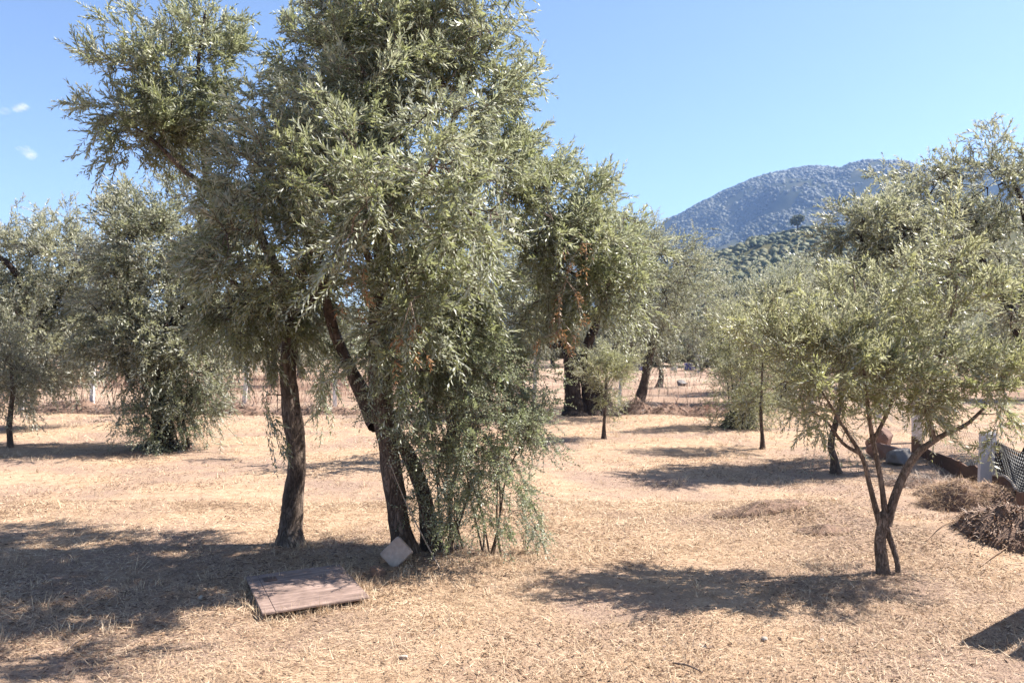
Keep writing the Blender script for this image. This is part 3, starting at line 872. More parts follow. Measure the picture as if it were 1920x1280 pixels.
px_tree('olive_tree', 'old olive tree on a thick black double trunk in the middle distance', 'olive tree', (1090, 780), 20.3,
    [('trunk', [(1078, 785), (1075, 745), (1071, 700), (1066, 655), (1052, 620), (1040, 585)], [24, 16, 13, 12, 10, 7]),
     ('trunk', [(1110, 783, .1), (1104, 745, .1), (1096, 700, .1), (1100, 650, .1), (1116, 612, .1), (1125, 570, .1)], [17, 11, 9.5, 9, 8, 6]),
     ('trunk', [(1136, 782, .15), (1128, 750, .15), (1112, 710, .1), (1100, 670, .1)], [20, 16, 12, 8]),
     ('limb', [(1060, 640, 0), (1035, 650, -.1), (1025, 640, -.1)], [7, 5, 2])],
    [(1100, 505, 0, 120, 80, 1.6, .9, .6), (960, 560, .4, 50, 50, 1.0, .9, .2), (1060, 545, .6, 110, 45, 1.2, .9, .2), (1150, 570, .6, 80, 40, 1.1, .9, .1), (1190, 520, .2, 80, 90, 1.4, .9, .4), (1010, 540, .2, 80, 80, 1.3, .9, .3), (1250, 500, .3, 62, 60, 1.2, .8, .6), (1090, 560, .4, 80, 35, 1.0, .7, 0), (1200, 590, .4, 55, 38, .9, .7, -.1), (995, 600, .4, 45, 38, .9, .7, -.1)],
    (0.095, 0.024), M_BARK_DARK, M_LEAF_GREY, 45, group=GROVE, tint=0.5, density=5.5, per=13, shootL=(0.26, 0.5), pairs=6, clumpR=0.42, sides=12, twig_r=0.02, rough=0.16)
px_tree('olive_sapling', 'round olive sapling on a thin stick stem just right of the black double trunk', 'olive sapling', (1133, 820), 15.4,
    [('trunk', [(1132, 824), (1133, 790), (1135, 755), (1137, 710), (1138, 660)], [4, 3.2, 3, 2.4, 1.2])],
    [(1139, 700, 0, 30, 36, .32, 1.3, .8), (1128, 672, 0, 19, 24, .24, .9, 1), (1154, 682, 0, 18, 28, .24, .9, .9), (1138, 738, 0, 16, 16, .2, .8, .2)],
    (0.06, 0.016), M_BARK, M_LEAF_YOUNG, 46, group='young olive saplings', tint=0.6, gap=0.2, density=22, per=14, shootL=(0.16, 0.32), pairs=6, clumpR=0.22, sides=7, twig_r=0.008)
px_tree('olive_tree', 'slender olive tree leaning right on an exposed root heap beyond the back fence', 'olive tree', (1196, 765), 23.0,
    [('trunk', [(1192, 768), (1200, 748), (1208, 718), (1214, 685), (1222, 655), (1228, 628), (1218, 590)], [15, 10, 8, 7.5, 7, 6, 4]),
     ('root', [(1168, 774, -.3), (1182, 764, -.2), (1200, 748)], [4, 5, 6]), ('root', [(1216, 772, -.2), (1208, 762, -.1), (1202, 745)], [3, 4, 5]),
     ('limb', [(1226, 640), (1250, 600), (1280, 560)], [5, 4, 2]), ('limb', [(1222, 655), (1205, 630), (1190, 600)], [5, 3.5, 2])],
    [(1265, 560, 0, 62, 45, 1.2, .9, .4), (1225, 580, 0, 65, 50, 1.2, .9, .3), (1290, 600, .3, 50, 48, 1.1, .9, -.1), (1195, 620, .2, 45, 40, .9, .8, -.4), (1250, 630, .4, 45, 30, .9, .7, -.4), (1290, 550, .4, 40, 40, 1.0, .8, .4)],
    (0.10, 0.025), M_BARK, M_LEAF_GREY, 47, group=GROVE, tint=0.6, density=5, per=13, shootL=(0.28, 0.52), pairs=6, clumpR=0.45, sides=10, twig_r=0.02)
px_tree('olive_tree', 'thin bowed olive tree right behind the leaning one, on open stubble', 'olive tree', (1237, 725), 36.0,
    [('trunk', [(1236, 727), (1240, 705), (1236, 685), (1230, 665), (1228, 640), (1236, 610)], [7, 4.5, 4, 4, 3.5, 2])],
    [(1240, 600, 0, 60, 40, 1.8, 1, .4), (1290, 620, .5, 45, 40, 1.6, 1, .1), (1190, 640, .5, 40, 30, 1.4, 1, 0)],
    (0.12, 0.032), M_BARK, M_LEAF_GREY, 48, group=GROVE, tint=0.6, density=2.2, per=12, shootL=(0.3, 0.6), pairs=6, clumpR=0.55, sides=8, twig_r=0.025)
px_tree('olive_shrub', 'upright bushy olive regrowth over a dark old stump near the back fence', 'olive shrub', (1392, 803), 17.2,
    [('trunk', [(1388, 808), (1390, 790), (1394, 772)], [38, 30, 20])] +
    [('stem', [(1372 + 6 * k, 800), (1366 + 8 * k, 740), (1360 + 9 * k, 680)], [1.5, 1.2, .6]) for k in range(7)],
    [(1388, 715, 0, 42, 55, .6, 1.3, .9), (1370, 640, 0, 26, 50, .4, 1.0, 1), (1415, 660, .1, 34, 60, .5, 1, 1), (1362, 755, 0, 22, 30, .35, .9, .4), (1420, 750, 0, 28, 34, .4, .9, .4), (1390, 775, -.2, 42, 22, .5, 1.0, 0)],
    (0.065, 0.017), M_BARK_DARK, M_LEAF_YOUNG, 49, tint=0.45, gap=0.25, density=14, per=13, shootL=(0.18, 0.36), pairs=6, clumpR=0.25, sides=9, twig_r=0.009, rough=0.2, flare=0.1)
px_tree('olive_tree', 'wide grey olive tree behind the stump regrowth, its crown below the scrub hill', 'olive tree', (1465, 755), 24.5,
    [('trunk', [(1462, 762), (1468, 715), (1460, 670), (1470, 620), (1480, 570)], [16, 13, 12, 10, 7]), ('limb', [(1462, 650), (1420, 600), (1395, 560)], [8, 6, 3])],
    [(1440, 585, 0, 75, 48, 1.4, 1, .4), (1520, 575, .3, 70, 48, 1.4, 1, .4), (1360, 580, .3, 50, 55, 1.2, .9, .4), (1480, 545, .4, 50, 28, 1.0, .8, .6), (1570, 590, .3, 60, 60, 1.3, .9, .3), (1400, 640, .2, 70, 45, 1.3, .9, -.2), (1500, 640, 0, 90, 50, 1.4, 1, -.2), (1345, 625, .3, 40, 40, 1, .8, -.3)],
    (0.105, 0.026), M_BARK_DARK, M_LEAF_GREY, 50, group=GROVE, tint=0.62, density=5, per=13, shootL=(0.28, 0.52), pairs=6, clumpR=0.45, sides=10, twig_r=0.02)
px_tree('olive_sapling', 'small olive sapling on a straight bare stem between stump regrowth and right-hand tree', 'olive sapling', (1430, 842), 13.6,
    [('trunk', [(1430, 845), (1429, 815), (1427, 780), (1428, 735), (1430, 680)], [4.2, 3.4, 3.2, 2.6, 1.4])],
    [(1430, 690, 0, 55, 50, .5, 1.1, .9), (1405, 650, .1, 34, 40, .4, .9, 1), (1460, 655, 0, 38, 45, .4, 1, 1), (1435, 750, 0, 40, 28, .35, .7, .3)],
    (0.058, 0.0145), M_BARK, M_LEAF_YOUNG, 51, group='young olive saplings', tint=0.55, gap=0.3, density=13, per=12, shootL=(0.18, 0.34), pairs=7, clumpR=0.24, sides=7, twig_r=0.008)
px_tree('olive_sapling', 'bent dark-stemmed olive sapling standing in shade behind the forked young tree', 'olive sapling', (1567, 882), 11.1,
    [('trunk', [(1567, 886), (1564, 862), (1558, 838), (1562, 810), (1575, 760), (1590, 690), (1600, 620)], [8, 7, 6, 5.5, 5, 3.5, 2])],
    [(1600, 650, 0, 95, 65, .8, 1.1, .6), (1540, 690, 0, 55, 50, .5, .9, .4), (1660, 680, .2, 60, 55, .6, 1, .4), (1610, 580, .1, 60, 50, .5, .9, .9), (1550, 760, 0, 30, 40, .3, .6, -.2)],
    (0.06, 0.0145), M_BARK, M_LEAF_YOUNG, 52, group='young olive saplings', tint=0.45, gap=0.35, density=12, per=12, shootL=(0.18, 0.36), pairs=7, clumpR=0.25, sides=8, twig_r=0.010)
px_tree('olive_tree', 'large spreading olive tree beyond the right fence with bare dark crooked limbs against the mountain', 'olive tree', (1945, 866), 12.0,
    [('trunk', [(1948, 870), (1950, 790), (1940, 710), (1925, 640), (1905, 580)], [26, 22, 20, 18, 15]),
     ('limb', [(1908, 590), (1870, 545, .2), (1842, 500, .2), (1836, 450, .2), (1818, 405, .2), (1788, 385, .2), (1765, 378, .2)], [11, 9, 8, 7.5, 6, 3.5, 1.2]),
     ('limb', [(1870, 560, -.2), (1800, 500, -.6), (1740, 455, -.8), (1720, 432, -.8), (1690, 445, -.8), (1665, 470, -.8), (1625, 455, -.7)], [8, 6.5, 5.5, 5, 4.5, 4, 2]),
     ('limb', [(1910, 600), (1930, 500, .3), (1920, 400, .4), (1890, 310, .4)], [10, 8, 6, 3])],
    [(1620, 430, -.7, 55, 32, .6, 1.2, .4), (1592, 450, -.6, 35, 25, .4, 1.1, .2), (1685, 415, -.6, 55, 32, .6, 1.0, .4), (1650, 440, -.7, 70, 35, .6, 1.1, .2), (1775, 350, 0, 34, 28, .5, .45, .5), (1855, 345, .2, 66, 55, .8, 1.0, .7), (1885, 310, .3, 62, 42, .7, 1.0, .6), (1820, 480, .2, 60, 45, .7, .9, .2), (1930, 470, .4, 60, 80, 1.0, 1.0, .3), (1905, 420, .3, 66, 80, 1.0, 1.1, .4), (1880, 500, .1, 60, 50, .9, .8, .2),
     (1680, 500, -.7, 70, 40, .7, .7, -.2), (1770, 450, -.3, 45, 35, .6, .4, .4), (1780, 520, -.3, 70, 40, .8, .7, 0), (1990, 420, .4, 90, 120, 1.2, .8, .5), (2010, 560, .3, 90, 80, 1.2, .9, .1), (1745, 335, .2, 34, 30, .4, .8, .6), (1735, 385, 0, 45, 35, .5, .8, .3), (1640, 385, -.6, 40, 25, .4, .9, .6)],
    (0.083, 0.0225), M_BARK_DARK, M_LEAF_GREY, 53, group=GROVE, tint=0.62, density=8.5, per=13, shootL=(0.16, 0.32), pairs=7, clumpR=0.24, sides=10, twig_r=0.015)
px_tree('olive_tree', 'half-hidden olive tree standing behind the shrub and the crossing trunks', 'olive tree', (845, 850), 12.6,
    [('trunk', [(845, 858), (850, 800), (842, 740), (850, 680), (860, 620)], [16, 13, 12, 11, 8])],
    [(850, 560, 0, 110, 80, 1.0, 1, .4), (930, 600, .2, 75, 70, .8, .9, .2), (760, 590, .2, 80, 70, .8, .9, .2), (850, 650, 0, 90, 50, .8, .8, -.3)],
    LM, M_BARK_DARK, M_LEAF, 54, group=GROVE, tint=0.42, **MID)

# ---- dead twigs with rust-coloured leaves hanging in the crown
def dead_sprays():
    R = np.random.default_rng(91)
    for k, (px, py, Y, lab) in enumerate([(1062, 570, 6.35, 'rust-brown dead olive spray hanging above the black double trunk'),
                                          (770, 610, 5.35, 'reddish dead olive spray hanging in front of the crossing trunks'),
                                          (1085, 480, 6.35, 'small orange dead spray high in the right-hand lobe of the crown'),
                                          (1048, 640, 6.4, 'orange dead leaf tuft on a bare drooping twig, lowest of the right lobe'),
                                          (655, 520, 5.4, 'small brown dead sprig among green leaves over the lone trunk')]):
        b = W(px, py - 45, Y)
        root = thing('dead_spray', lab, 'dead branch', b, 'dead sprays caught in the olive crowns')
        g = Geo()
        O, D = [], []
        for j in range(4 if k in (0, 1) else 3):
            e = b + [R.uniform(-.14, .14), R.uniform(-.1, .1), -R.uniform(.12, .42)]
            m = (b + e) / 2 + R.normal(0, .035, 3)
            V, q = prisms(np.array([b, m]), np.array([m, e]), np.array([.0035, .0025]), np.array([.0025, .0012]))
            g.add(V, q, None, 0.75)
            O += [m, e]; D += [unit(e - b)] * 2
        link('twigs', g.data('twigs', M_TWIG, b), root, kind='stuff')
        O, D = np.repeat(np.array(O), 2, 0), unit(np.repeat(np.array(D), 2, 0) + R.normal(0, .3, (len(O) * 2, 3)))
        V, q, tl, _ = shoots(O, D, R.uniform(.07, .14, len(O)), 4, 0.05, 0.012, np.full(len(O), .2), R, R.random(len(O)))
        link('dead_leaves', mesh_data('dead_leaves', V - b, q, None, M_LEAF_DEAD, tl), root, kind='stuff')
dead_sprays()

# ---- olive grove beyond the fences: three kinds, copied
protos = []
for k in range(4):
    R = np.random.default_rng(200 + k)
    root = thing('olive_tree', 'proto', 'olive tree', (0, 0, 0), 'distant olive trees beyond the back fence')
    lean = R.normal(0, .25, 2)
    top = np.array([lean[0], lean[1], 1.7])
    limbs = [('trunk', [(0, 0, -.05), (lean[0] * .2, lean[1] * .2, .5), (lean[0] * .7, lean[1] * .5, 1.1), top], [.22, .16, .14, .11])]
    lobes = []
    for j in range(4):
        a = j * 1.57 + R.uniform(-.5, .5)
        e = top + [math.cos(a) * 1.0, math.sin(a) * 1.0, R.uniform(.5, 1.2)]
        limbs.append(('limb', [top - [0, 0, .25], (top + e) / 2 + R.normal(0, .1, 3), e], [.08, .06, .03]))
        lobes.append((e + [0, 0, .1], (R.uniform(.8, 1.15), R.uniform(.8, 1.15), R.uniform(.6, .85)), 1.0, .3))
    for j in range(5):
        a = R.uniform(0, 6.28)
        lobes.append((top + [math.cos(a) * R.uniform(.3, 1.5), math.sin(a) * R.uniform(.3, 1.5), R.uniform(-.35, 1.9)], (R.uniform(.6, 1.0),) * 2 + (R.uniform(.5, .8),), .9, .1))
    make_tree(root, limbs, lobes, (0.13, 0.036), M_BARK_DARK, M_LEAF_GREY, 300 + k, density=2.9, per=12, shootL=(0.32, 0.62), pairs=6, clumpR=0.5, sides=9, twig_r=0.022, tint=0.6)
    protos.append(root)

def copy_tree(o):
    c = o.copy(); COL.objects.link(c)
    for ch in list(o.children):
        d = ch.copy(); COL.objects.link(d); d.parent = c
    return c

def belt():
    R = np.random.default_rng(17)
    spots = []
    for Y, step in ((29, 5.5), (37, 5.5), (47, 6), (60, 6.5), (76, 7.5), (96, 8.5)):
        half = Y * 0.74
        for x in np.arange(-half, half, step):
            X, YY = x + R.uniform(-1.2, 1.2), Y + R.uniform(-2.2, 2.2)
            px = 960 + X / YY * F
            if 1130 < px < 1450 and YY < 64:
                continue
            if YY < 50 and 925 < px < 1130:
                continue
            if YY < 33 and (60 < px < 720):
                continue
            if px > 1600 and YY > 70:
                continue
            spots.append((X, YY))
    slots = [(-60, 'at the very left edge'), (70, 'behind the left white fence post'), (230, 'behind the broad dark left tree'), (400, 'behind the lone dark trunk'),
             (590, 'behind the two crossing trunks'), (770, 'behind the evergreen shrub'), (940, 'behind the black double trunk'), (1150, 'behind the leaning tree'),
             (1340, 'behind the stump regrowth'), (1480, 'behind the bent sapling'), (1640, 'behind the forked young tree'), (1770, 'behind the right fence post')]
    seen = set()
    i = 0
    for X, Y in spots:
        px = 960 + X / Y * F
        if px < -90 or px > 2010:
            continue
        row = 0 if Y < 33 else 1 if Y < 42 else 2 if Y < 53 else 3
        k = i % 4
        o = protos[k] if i < 4 else copy_tree(protos[k])
        i += 1
        o.location = (X, Y, float(ground_h(X, Y)) - 0.02)
        o.rotation_euler = (0, 0, R.uniform(0, 6.28))
        s = R.uniform(0.92, 1.28)
        o.scale = (s, s, s * R.uniform(.92, 1.08))
        where = [w for p, w in slots if p <= px or p == -60][-1]
        lab = 'olive tree of the %s row past the back fence, %s' % (('first', 'second', 'third', '')[row], where)
        if row == 3 or lab in seen:
            lab = 'distant grey-green olive tree in the grove beyond the back fence'
        seen.add(lab)
        o['label'] = lab
belt()

# far line of trees that closes the view at ground level
def far_row():
    R = np.random.default_rng(19)
    n = 1500
    x = np.r_[R.uniform(-150, 190, n), R.uniform(4, 30, 260)]; y = np.r_[R.uniform(108, 150, n), R.uniform(72, 92, 260)]; n = len(x)
    P = np.stack([x, y, ground_h(x, y) + R.uniform(0.7, 3.6, n)], -1)
    o = link('far_grove', clump_mass('far_grove', P, R.uniform(.5, 1.3, n), M_FARGROVE, R.random(n), 0, .9))
    tag(o, 'low grey-green mass of far olive trees along the plain', 'grove'); o['kind'] = 'stuff'
M_FARGROVE = leaf_material('far_grove_leaf', [(0.07, 0.08, 0.045), (0.12, 0.125, 0.07), (0.18, 0.175, 0.10)], [(0.1, 0.1, 0.06), (0.2, 0.2, 0.12)], (0.2, 0.2, 0.1), rough=0.8, tw=0.1)
far_row()

# lone tree on the low hill
def hill_tree():
    x = (1495 - 960) / F * 405; y = 405.0
    z = float(hill_h(np.array(x), np.array(y)))
    root = thing('pine_tree', 'lone round-crowned tree standing on the low hill ridge before the mountain', 'tree', (x, y, z))
    V, q, t, C = tube([(0, 0, -.5), (.2, 0, 2), (.0, 0, 4)], [.35, .3, .2], 10, 8, .1, rng)
    link('trunk', mesh_data('trunk', V, q, t, M_BARK_DARK, None, True), root)
    n = 190
    d = unit(rng.normal(size=(n, 3))) * (rng.random((n, 1)) ** .5) * [3.4, 3.4, 2.6] + [0, 0, 5.0]
    d = d + np.where(d[:, 2:3] > 5.5, [[.5, 0, .4]], [[-.3, 0, 0]])
    link('crown', clump_mass('crown', d, rng.uniform(.25, .75, n), M_SCRUBLEAF, rng.random(n) * .6, 0, .9), root, kind='stuff')
hill_tree()

# ------------------------------------------------------------------ grass, litter
def blades(P, az, tilt, L, Wd, bend, R, tint, mat, name, two=True):
    n = len(P)
    D = np.stack([np.cos(az) * np.cos(tilt), np.sin(az) * np.cos(tilt), np.sin(tilt)], -1)
    side = unit(np.cross(D, np.array([0, 0, 1.0])) + R.normal(0, .25, (n, 3)))
    down = np.array([0, 0, -1.0])
    p1 = P + D * (L * .55)[:, None] + down * (bend * L * .2)[:, None]
    p2 = P + D * L[:, None] + down * (bend * L)[:, None]
    w = (Wd * .5)[:, None]
    if not two:
        V = np.stack([P - side * w, P + side * w, p2 + side * w * .35, p2 - side * w * .35], 1).reshape(-1, 3)
        return mesh_data(name, V, np.arange(n * 4).reshape(-1, 4), None, mat, np.repeat(np.clip(tint, 0, 1), 4))
    V = np.stack([P - side * w, P + side * w, p1 - side * w * .9, p1 + side * w * .9, p2], 1).reshape(-1, 3)
    b = (np.arange(n) * 5)[:, None]
    q = b + np.array([[0, 1, 3, 2]])
    t = b + np.array([[2, 3, 4]])
    return mesh_data(name, V, q, t, mat, np.repeat(np.clip(tint, 0, 1), 5))

def scatter_view(n, y0, y1, R, margin=0.70, pw=1.0):
    y = (R.random(n) * (y1 ** pw - y0 ** pw) + y0 ** pw) ** (1 / pw)
    x = R.uniform(-1, 1, n) * (y * margin + 0.4)
    return x, y

def grass():
    R = np.random.default_rng(3)
    parts = []
    # matted straw: thick in front, thinning with distance
    x1, y1 = scatter_view(290000, 3.5, 9.0, R, pw=1.6)
    x2, y2 = scatter_view(90000, 9.0, 24.0, R, pw=1.7)
    x, y = np.r_[x1, x2], np.r_[y1, y2]
    n = len(x)
    bare = smooth(.46, .62, fbm(x * .75 + 40, y * .75, 21, 4)) * (y < 12)
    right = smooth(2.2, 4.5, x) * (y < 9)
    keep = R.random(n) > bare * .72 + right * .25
    x, y = x[keep], y[keep]
    n = len(x)
    cl = fbm(x * 2.2, y * 2.2, 61, 3)
    L = (.016 + .066 * R.random(n) ** 2.4) * (.7 + .8 * cl) * (1 + .045 * np.clip(y - 6, 0, 20))
    wd = R.uniform(.0019, .0046, n) * (1 + .20 * np.clip(y - 5, 0, 25))
    az = R.uniform(0, 6.28, n) * .85 + 6.28 * fbm(x * .9, y * .9, 71, 2)
    tilt = np.radians(np.abs(R.normal(6, 16, n)) + 12 * (cl > .58))
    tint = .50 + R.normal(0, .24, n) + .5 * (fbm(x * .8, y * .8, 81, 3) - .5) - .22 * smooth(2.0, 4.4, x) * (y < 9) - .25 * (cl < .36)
    P = np.stack([x, y, ground_h(x, y) + R.uniform(.0, .014, n)], -1)
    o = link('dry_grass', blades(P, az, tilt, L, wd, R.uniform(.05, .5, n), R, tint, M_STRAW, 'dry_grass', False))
    tag(o, 'cut golden straw and dead grass matted over the grove floor', 'grass'); o['kind'] = 'stuff'
    # standing tufts
    T = []
    xt, yt = scatter_view(900, 3.7, 21, R, pw=1.5)
    xt = np.r_[xt, R.normal(-.55, .5, 60), R.normal(-1.9, .12, 14)]; yt = np.r_[yt, R.normal(5.9, .35, 60), R.normal(7.0, .12, 14)]
    u = R.uniform(-.5, .5, 70); side = R.integers(0, 4, 70)
    bx = np.where(side == 0, u * .7, np.where(side == 1, u * .7, np.where(side == 2, -.355, .355))); by = np.where(side == 0, -.455, np.where(side == 1, .45, u * .88))
    xt = np.r_[xt, -1.408 + bx * math.cos(.428) - by * math.sin(.428)]; yt = np.r_[yt, 5.57 + bx * math.sin(.428) + by * math.cos(.428)]
    k = 16
    x = np.repeat(xt, k) + R.normal(0, .035, len(xt) * k); y = np.repeat(yt, k) + R.normal(0, .035, len(xt) * k)
    n = len(x)
    big = np.repeat(R.uniform(.4, 1.0, len(xt)), k)
    P = np.stack([x, y, ground_h(x, y)], -1)
    o = link('grass_tufts', blades(P, R.uniform(0, 6.28, n), np.radians(R.uniform(35, 85, n)), R.uniform(.05, .16, n) * big, R.uniform(.002, .0035, n) * (1 + .1 * np.clip(y - 5, 0, 20)),
                                   R.uniform(.0, .35, n), R, .72 + R.normal(0, .15, n), M_STRAW, 'grass_tufts'))
    tag(o, 'thin standing tufts of pale dead grass scattered over the straw', 'grass'); o['kind'] = 'stuff'
    # tall dry weeds in the field beyond the back fence
    n = 30000
    y = (R.random(n) * (48 ** 1.3 - 23.4 ** 1.3) + 23.4 ** 1.3) ** (1 / 1.3)
    x = R.uniform(-.72, .30, n) * y
    dn = fbm(x * .22, y * .22, 33, 3)
    kp = (R.random(n) < smooth(.38, .62, dn + .12 * (x < -2))) & ~((x > .5) & (R.random(n) < .85))
    x, y = x[kp], y[kp]
    n = len(x)
    P = np.stack([x, y, ground_h(x, y)], -1)
    o = link('dry_weeds', blades(P, R.uniform(0, 6.28, n), np.radians(R.uniform(55, 88, n)), R.uniform(.15, .55, n), R.uniform(.008, .018, n), R.uniform(0, .2, n), R, R.random(n), M_WEED, 'dry_weeds'))
    tag(o, 'reddish-brown dry weeds standing in the field past the back fence', 'weeds'); o['kind'] = 'stuff'
    # dark leaf litter under the trees and along the right edge
    n = 60000
    x, y = scatter_view(n, 3.6, 13, R, pw=1.5)
    d = fbm(x * 1.1, y * 1.1, 44, 3) + .25 * np.exp(-((x + 1.0) ** 2 + (y - 6.2) ** 2) / 1.2) + .22 * smooth(2.2, 4.2, x) + .25 * np.exp(-((x + 2.4) ** 2 + (y - 5.2) ** 2) / 1.8)
    kp = R.random(n) < .10 + smooth(.46, .76, d)
    x, y = x[kp], y[kp]
    n = len(x)
    az = R.uniform(0, 6.28, n)
    D = np.stack([np.cos(az), np.sin(az), R.normal(0, .25, n)], -1)
    V, q = leaves(np.stack([x, y, ground_h(x, y) + .014], -1), unit(D), unit(np.stack([R.normal(0, .4, n), R.normal(0, .4, n), np.ones(n)], -1)), R.uniform(.015, .045, n), R.uniform(.006, .014, n))
    o = link('leaf_litter', mesh_data('leaf_litter', V, q, None, M_LITTER, np.repeat(R.random(n), 4)))
    tag(o, 'brown fallen olive leaves lying in the straw under the trees', 'leaf litter'); o['kind'] = 'stuff'
grass()

# ------------------------------------------------------------------ built and lying things
def box(g, c, s, ax=None, bevel=0.0, jit=0.0, R=rng, tint=.5):
    """box with chamfered edges, optional axes matrix (columns)"""
    c, s = np.asarray(c, float), np.asarray(s, float) / 2
    if bevel <= 0:
        v = np.array([[x, y, z] for x in (-1, 1) for y in (-1, 1) for z in (-1, 1)], float) * s
        q = [(0, 1, 3, 2), (4, 6, 7, 5), (0, 4, 5, 1), (2, 3, 7, 6), (0, 2, 6, 4), (1, 5, 7, 3)]
        if jit:
            v = v + R.normal(0, jit, v.shape)
        if ax is not None:
            v = v @ np.asarray(ax).T
        g.add(v + c, q, None, tint)
        return
    vs, key = [], {}
    for x in (-1, 1):
        for y in (-1, 1):
            for z in (-1, 1):
                for a in range(3):
                    p = np.array([x, y, z], float) * (s - bevel)
                    p[a] += (x, y, z)[a] * bevel
                    key[(x, y, z, a)] = len(vs)
                    vs.append(p)
    q, t = [], []
    for a in range(3):
        b, c2 = (a + 1) % 3, (a + 2) % 3
        for sgn in (-1, 1):
            f = []
            for u, w in ((-1, -1), (1, -1), (1, 1), (-1, 1)):
                k = [0, 0, 0]; k[a] = sgn; k[b] = u; k[c2] = w
                f.append(key[(*k, a)])
            q.append(f if sgn > 0 else f[::-1])
        for u in (-1, 1):
            for w in (-1, 1):
                k0 = [0, 0, 0]; k0[b] = u; k0[c2] = w
                k1 = list(k0); k0[a] = -1; k1[a] = 1
                f = [key[(*k0, b)], key[(*k1, b)], key[(*k1, c2)], key[(*k0, c2)]]
                q.append(f if u * w > 0 else f[::-1])
    for x in (-1, 1):
        for y in (-1, 1):
            for z in (-1, 1):
                f = [key[(x, y, z, 0)], key[(x, y, z, 1)], key[(x, y, z, 2)]]
                t.append(f if x * y * z > 0 else f[::-1])
    v = np.array(vs)
    if jit:
        v = v + R.normal(0, jit, v.shape)
    if ax is not None:
        v = v @ np.asarray(ax).T
    g.add(v + c, q, t, tint)

def rotz(a):
    return np.array([[math.cos(a), -math.sin(a), 0], [math.sin(a), math.cos(a), 0], [0, 0, 1]])

# wooden board lying flat
def lying_board():
    Lx, Ly = 0.675, 0.86
    root = thing('wooden_board', 'weathered brown wooden hatch board lying flat in dappled shade before the trunks', 'board', (-1.408, 5.57, max(.035, float(ground_h(-1.408, 5.57)) + .022)))
    root.rotation_euler = (math.atan(.01), -math.atan(.025), 0.428)
    g = Geo(); box(g, (0.04, 0, 0), (Lx - .08, Ly, .016), None, .003); link('panel', g.data('panel', M_BOARD), root)
    g = Geo(); box(g, (-Lx / 2 + .0395, 0, -.0005), (.079, Ly - .002, .016), None, .003); link('batten', g.data('batten', M_BOARD), root, label='plain strip closing the left end of the board')
    g = Geo(); box(g, (-.19, Ly / 2 - .15, .0095), (.09, .10, .004), None, .001); link('hinge_plate', g.data('hinge_plate', M_RUST), root)
lying_board()

# stone block leaning against the trunk foot
def tilted_block():
    Y = 6.12
    c = W(744, 1036, Y)
    root = thing('stone_block', 'square grey-brown stone block standing on one corner against the crossing trunks', 'block', c)
    g = Geo()
    R = np.random.default_rng(12)
    v, f = ico_sub(4)
    e = 16.0
    k = (np.abs(v) ** e).sum(1) ** (-1 / e)
    V = v * k[:, None] * np.array([.094, .055, .082])
    V = V * (1 + .02 * (fbm(v[:, 0] * 3 + 5, v[:, 2] * 3 + v[:, 1] * 2, 8, 3) - .5)[:, None] * 3)
    a = math.radians(-44)
    ry = np.array([[math.cos(a), 0, math.sin(a)], [0, 1, 0], [-math.sin(a), 0, math.cos(a)]])
    b = math.radians(-14)
    rx = np.array([[1, 0, 0], [0, math.cos(b), -math.sin(b)], [0, math.sin(b), math.cos(b)]])
    g.add(V @ ry.T @ rx.T, None, f)
    link('block', g.data('block', M_BLOCK, (0, 0, 0), True), root)
tilted_block()

def stone(name, label, p, r, mat, seed, group=None, squash=.7, cat='stone'):
    R = np.random.default_rng(seed)
    v, f = ico_sub(3)
    o3 = R.uniform(0, 20, 3)
    k = .78 + .5 * fbm(v[:, 0] * 1.6 + o3[0] + v[:, 2], v[:, 1] * 1.6 + o3[1] - v[:, 2] * .7, seed, 3)
    pl = unit(R.normal(size=(16, 3)))
    for nrm in pl:                                    # broken faces
        dd = (v * k[:, None]) @ nrm
        cut = R.uniform(.48, .80)
        k = np.where(dd > cut, k * cut / np.maximum(dd, 1e-3), k)
    V = v * k[:, None] * np.array([r, r * R.uniform(.7, 1.0), r * squash])
    V = V @ rotz(R.uniform(0, 6.28)).T
    o = link(name, mesh_data(name, V, None, f, mat, None, False), None, (p[0], p[1], p[2] + r * squash * .35))
    return tag(o, label, cat, group)

stone('stone', 'dusty brown clod-like stone between the lying board and the tilted block', on_ground(708, 1086), .085, M_SOIL, 1)
stone('boulder', 'reddish boulder half hidden by suckers at the foot of the broad left tree', on_ground(345, 840), .22, M_STONE_RED, 2, squash=.55, cat='boulder')
stone('stone', 'pale flat stone just in front of the reddish boulder', on_ground(338, 846), .07, M_STONE, 3, squash=.35)
stone('stone', 'small pale stone on open straw straight below the lying board and shrub', on_ground(757, 1226), .030, M_STONE, 4)
stone('stone', 'small pale stone on bare straw left of the hard-edged shadow corner', on_ground(1432, 1206), .026, M_STONE, 5)
stone('stone', 'tiny whitish stone near the bottom between straw and shadow corner', on_ground(1541, 1208), .022, M_STONE, 6)
stone('stone', 'cream pebble in the tree shade left of the lying board', on_ground(375, 1117), .028, M_STONE, 7)
stone('stone', 'flat tan stone lying alone in the lower middle of the straw', on_ground(1320, 1216), .026, M_STONE, 8, squash=.4)
stone('boulder', 'rust-coloured boulder behind the forked young tree, above a bluish one', on_ground(1664, 858), .30, M_STONE_RED, 9, squash=.7, cat='boulder')
stone('boulder', 'bluish-grey boulder at the near end of the low board edging', on_ground(1692, 868), .27, M_STONE_GREY, 10, squash=.7, cat='boulder')
stone('boulder', 'brown upright lump of rock behind the bluish boulder', on_ground(1652, 840), .28, M_STONE_RED, 13, squash=1.0, cat='boulder')
stone('stone', 'grey stone on far stubble right of the bowed tree', on_ground(1277, 722), .35, M_STONE_GREY, 11)

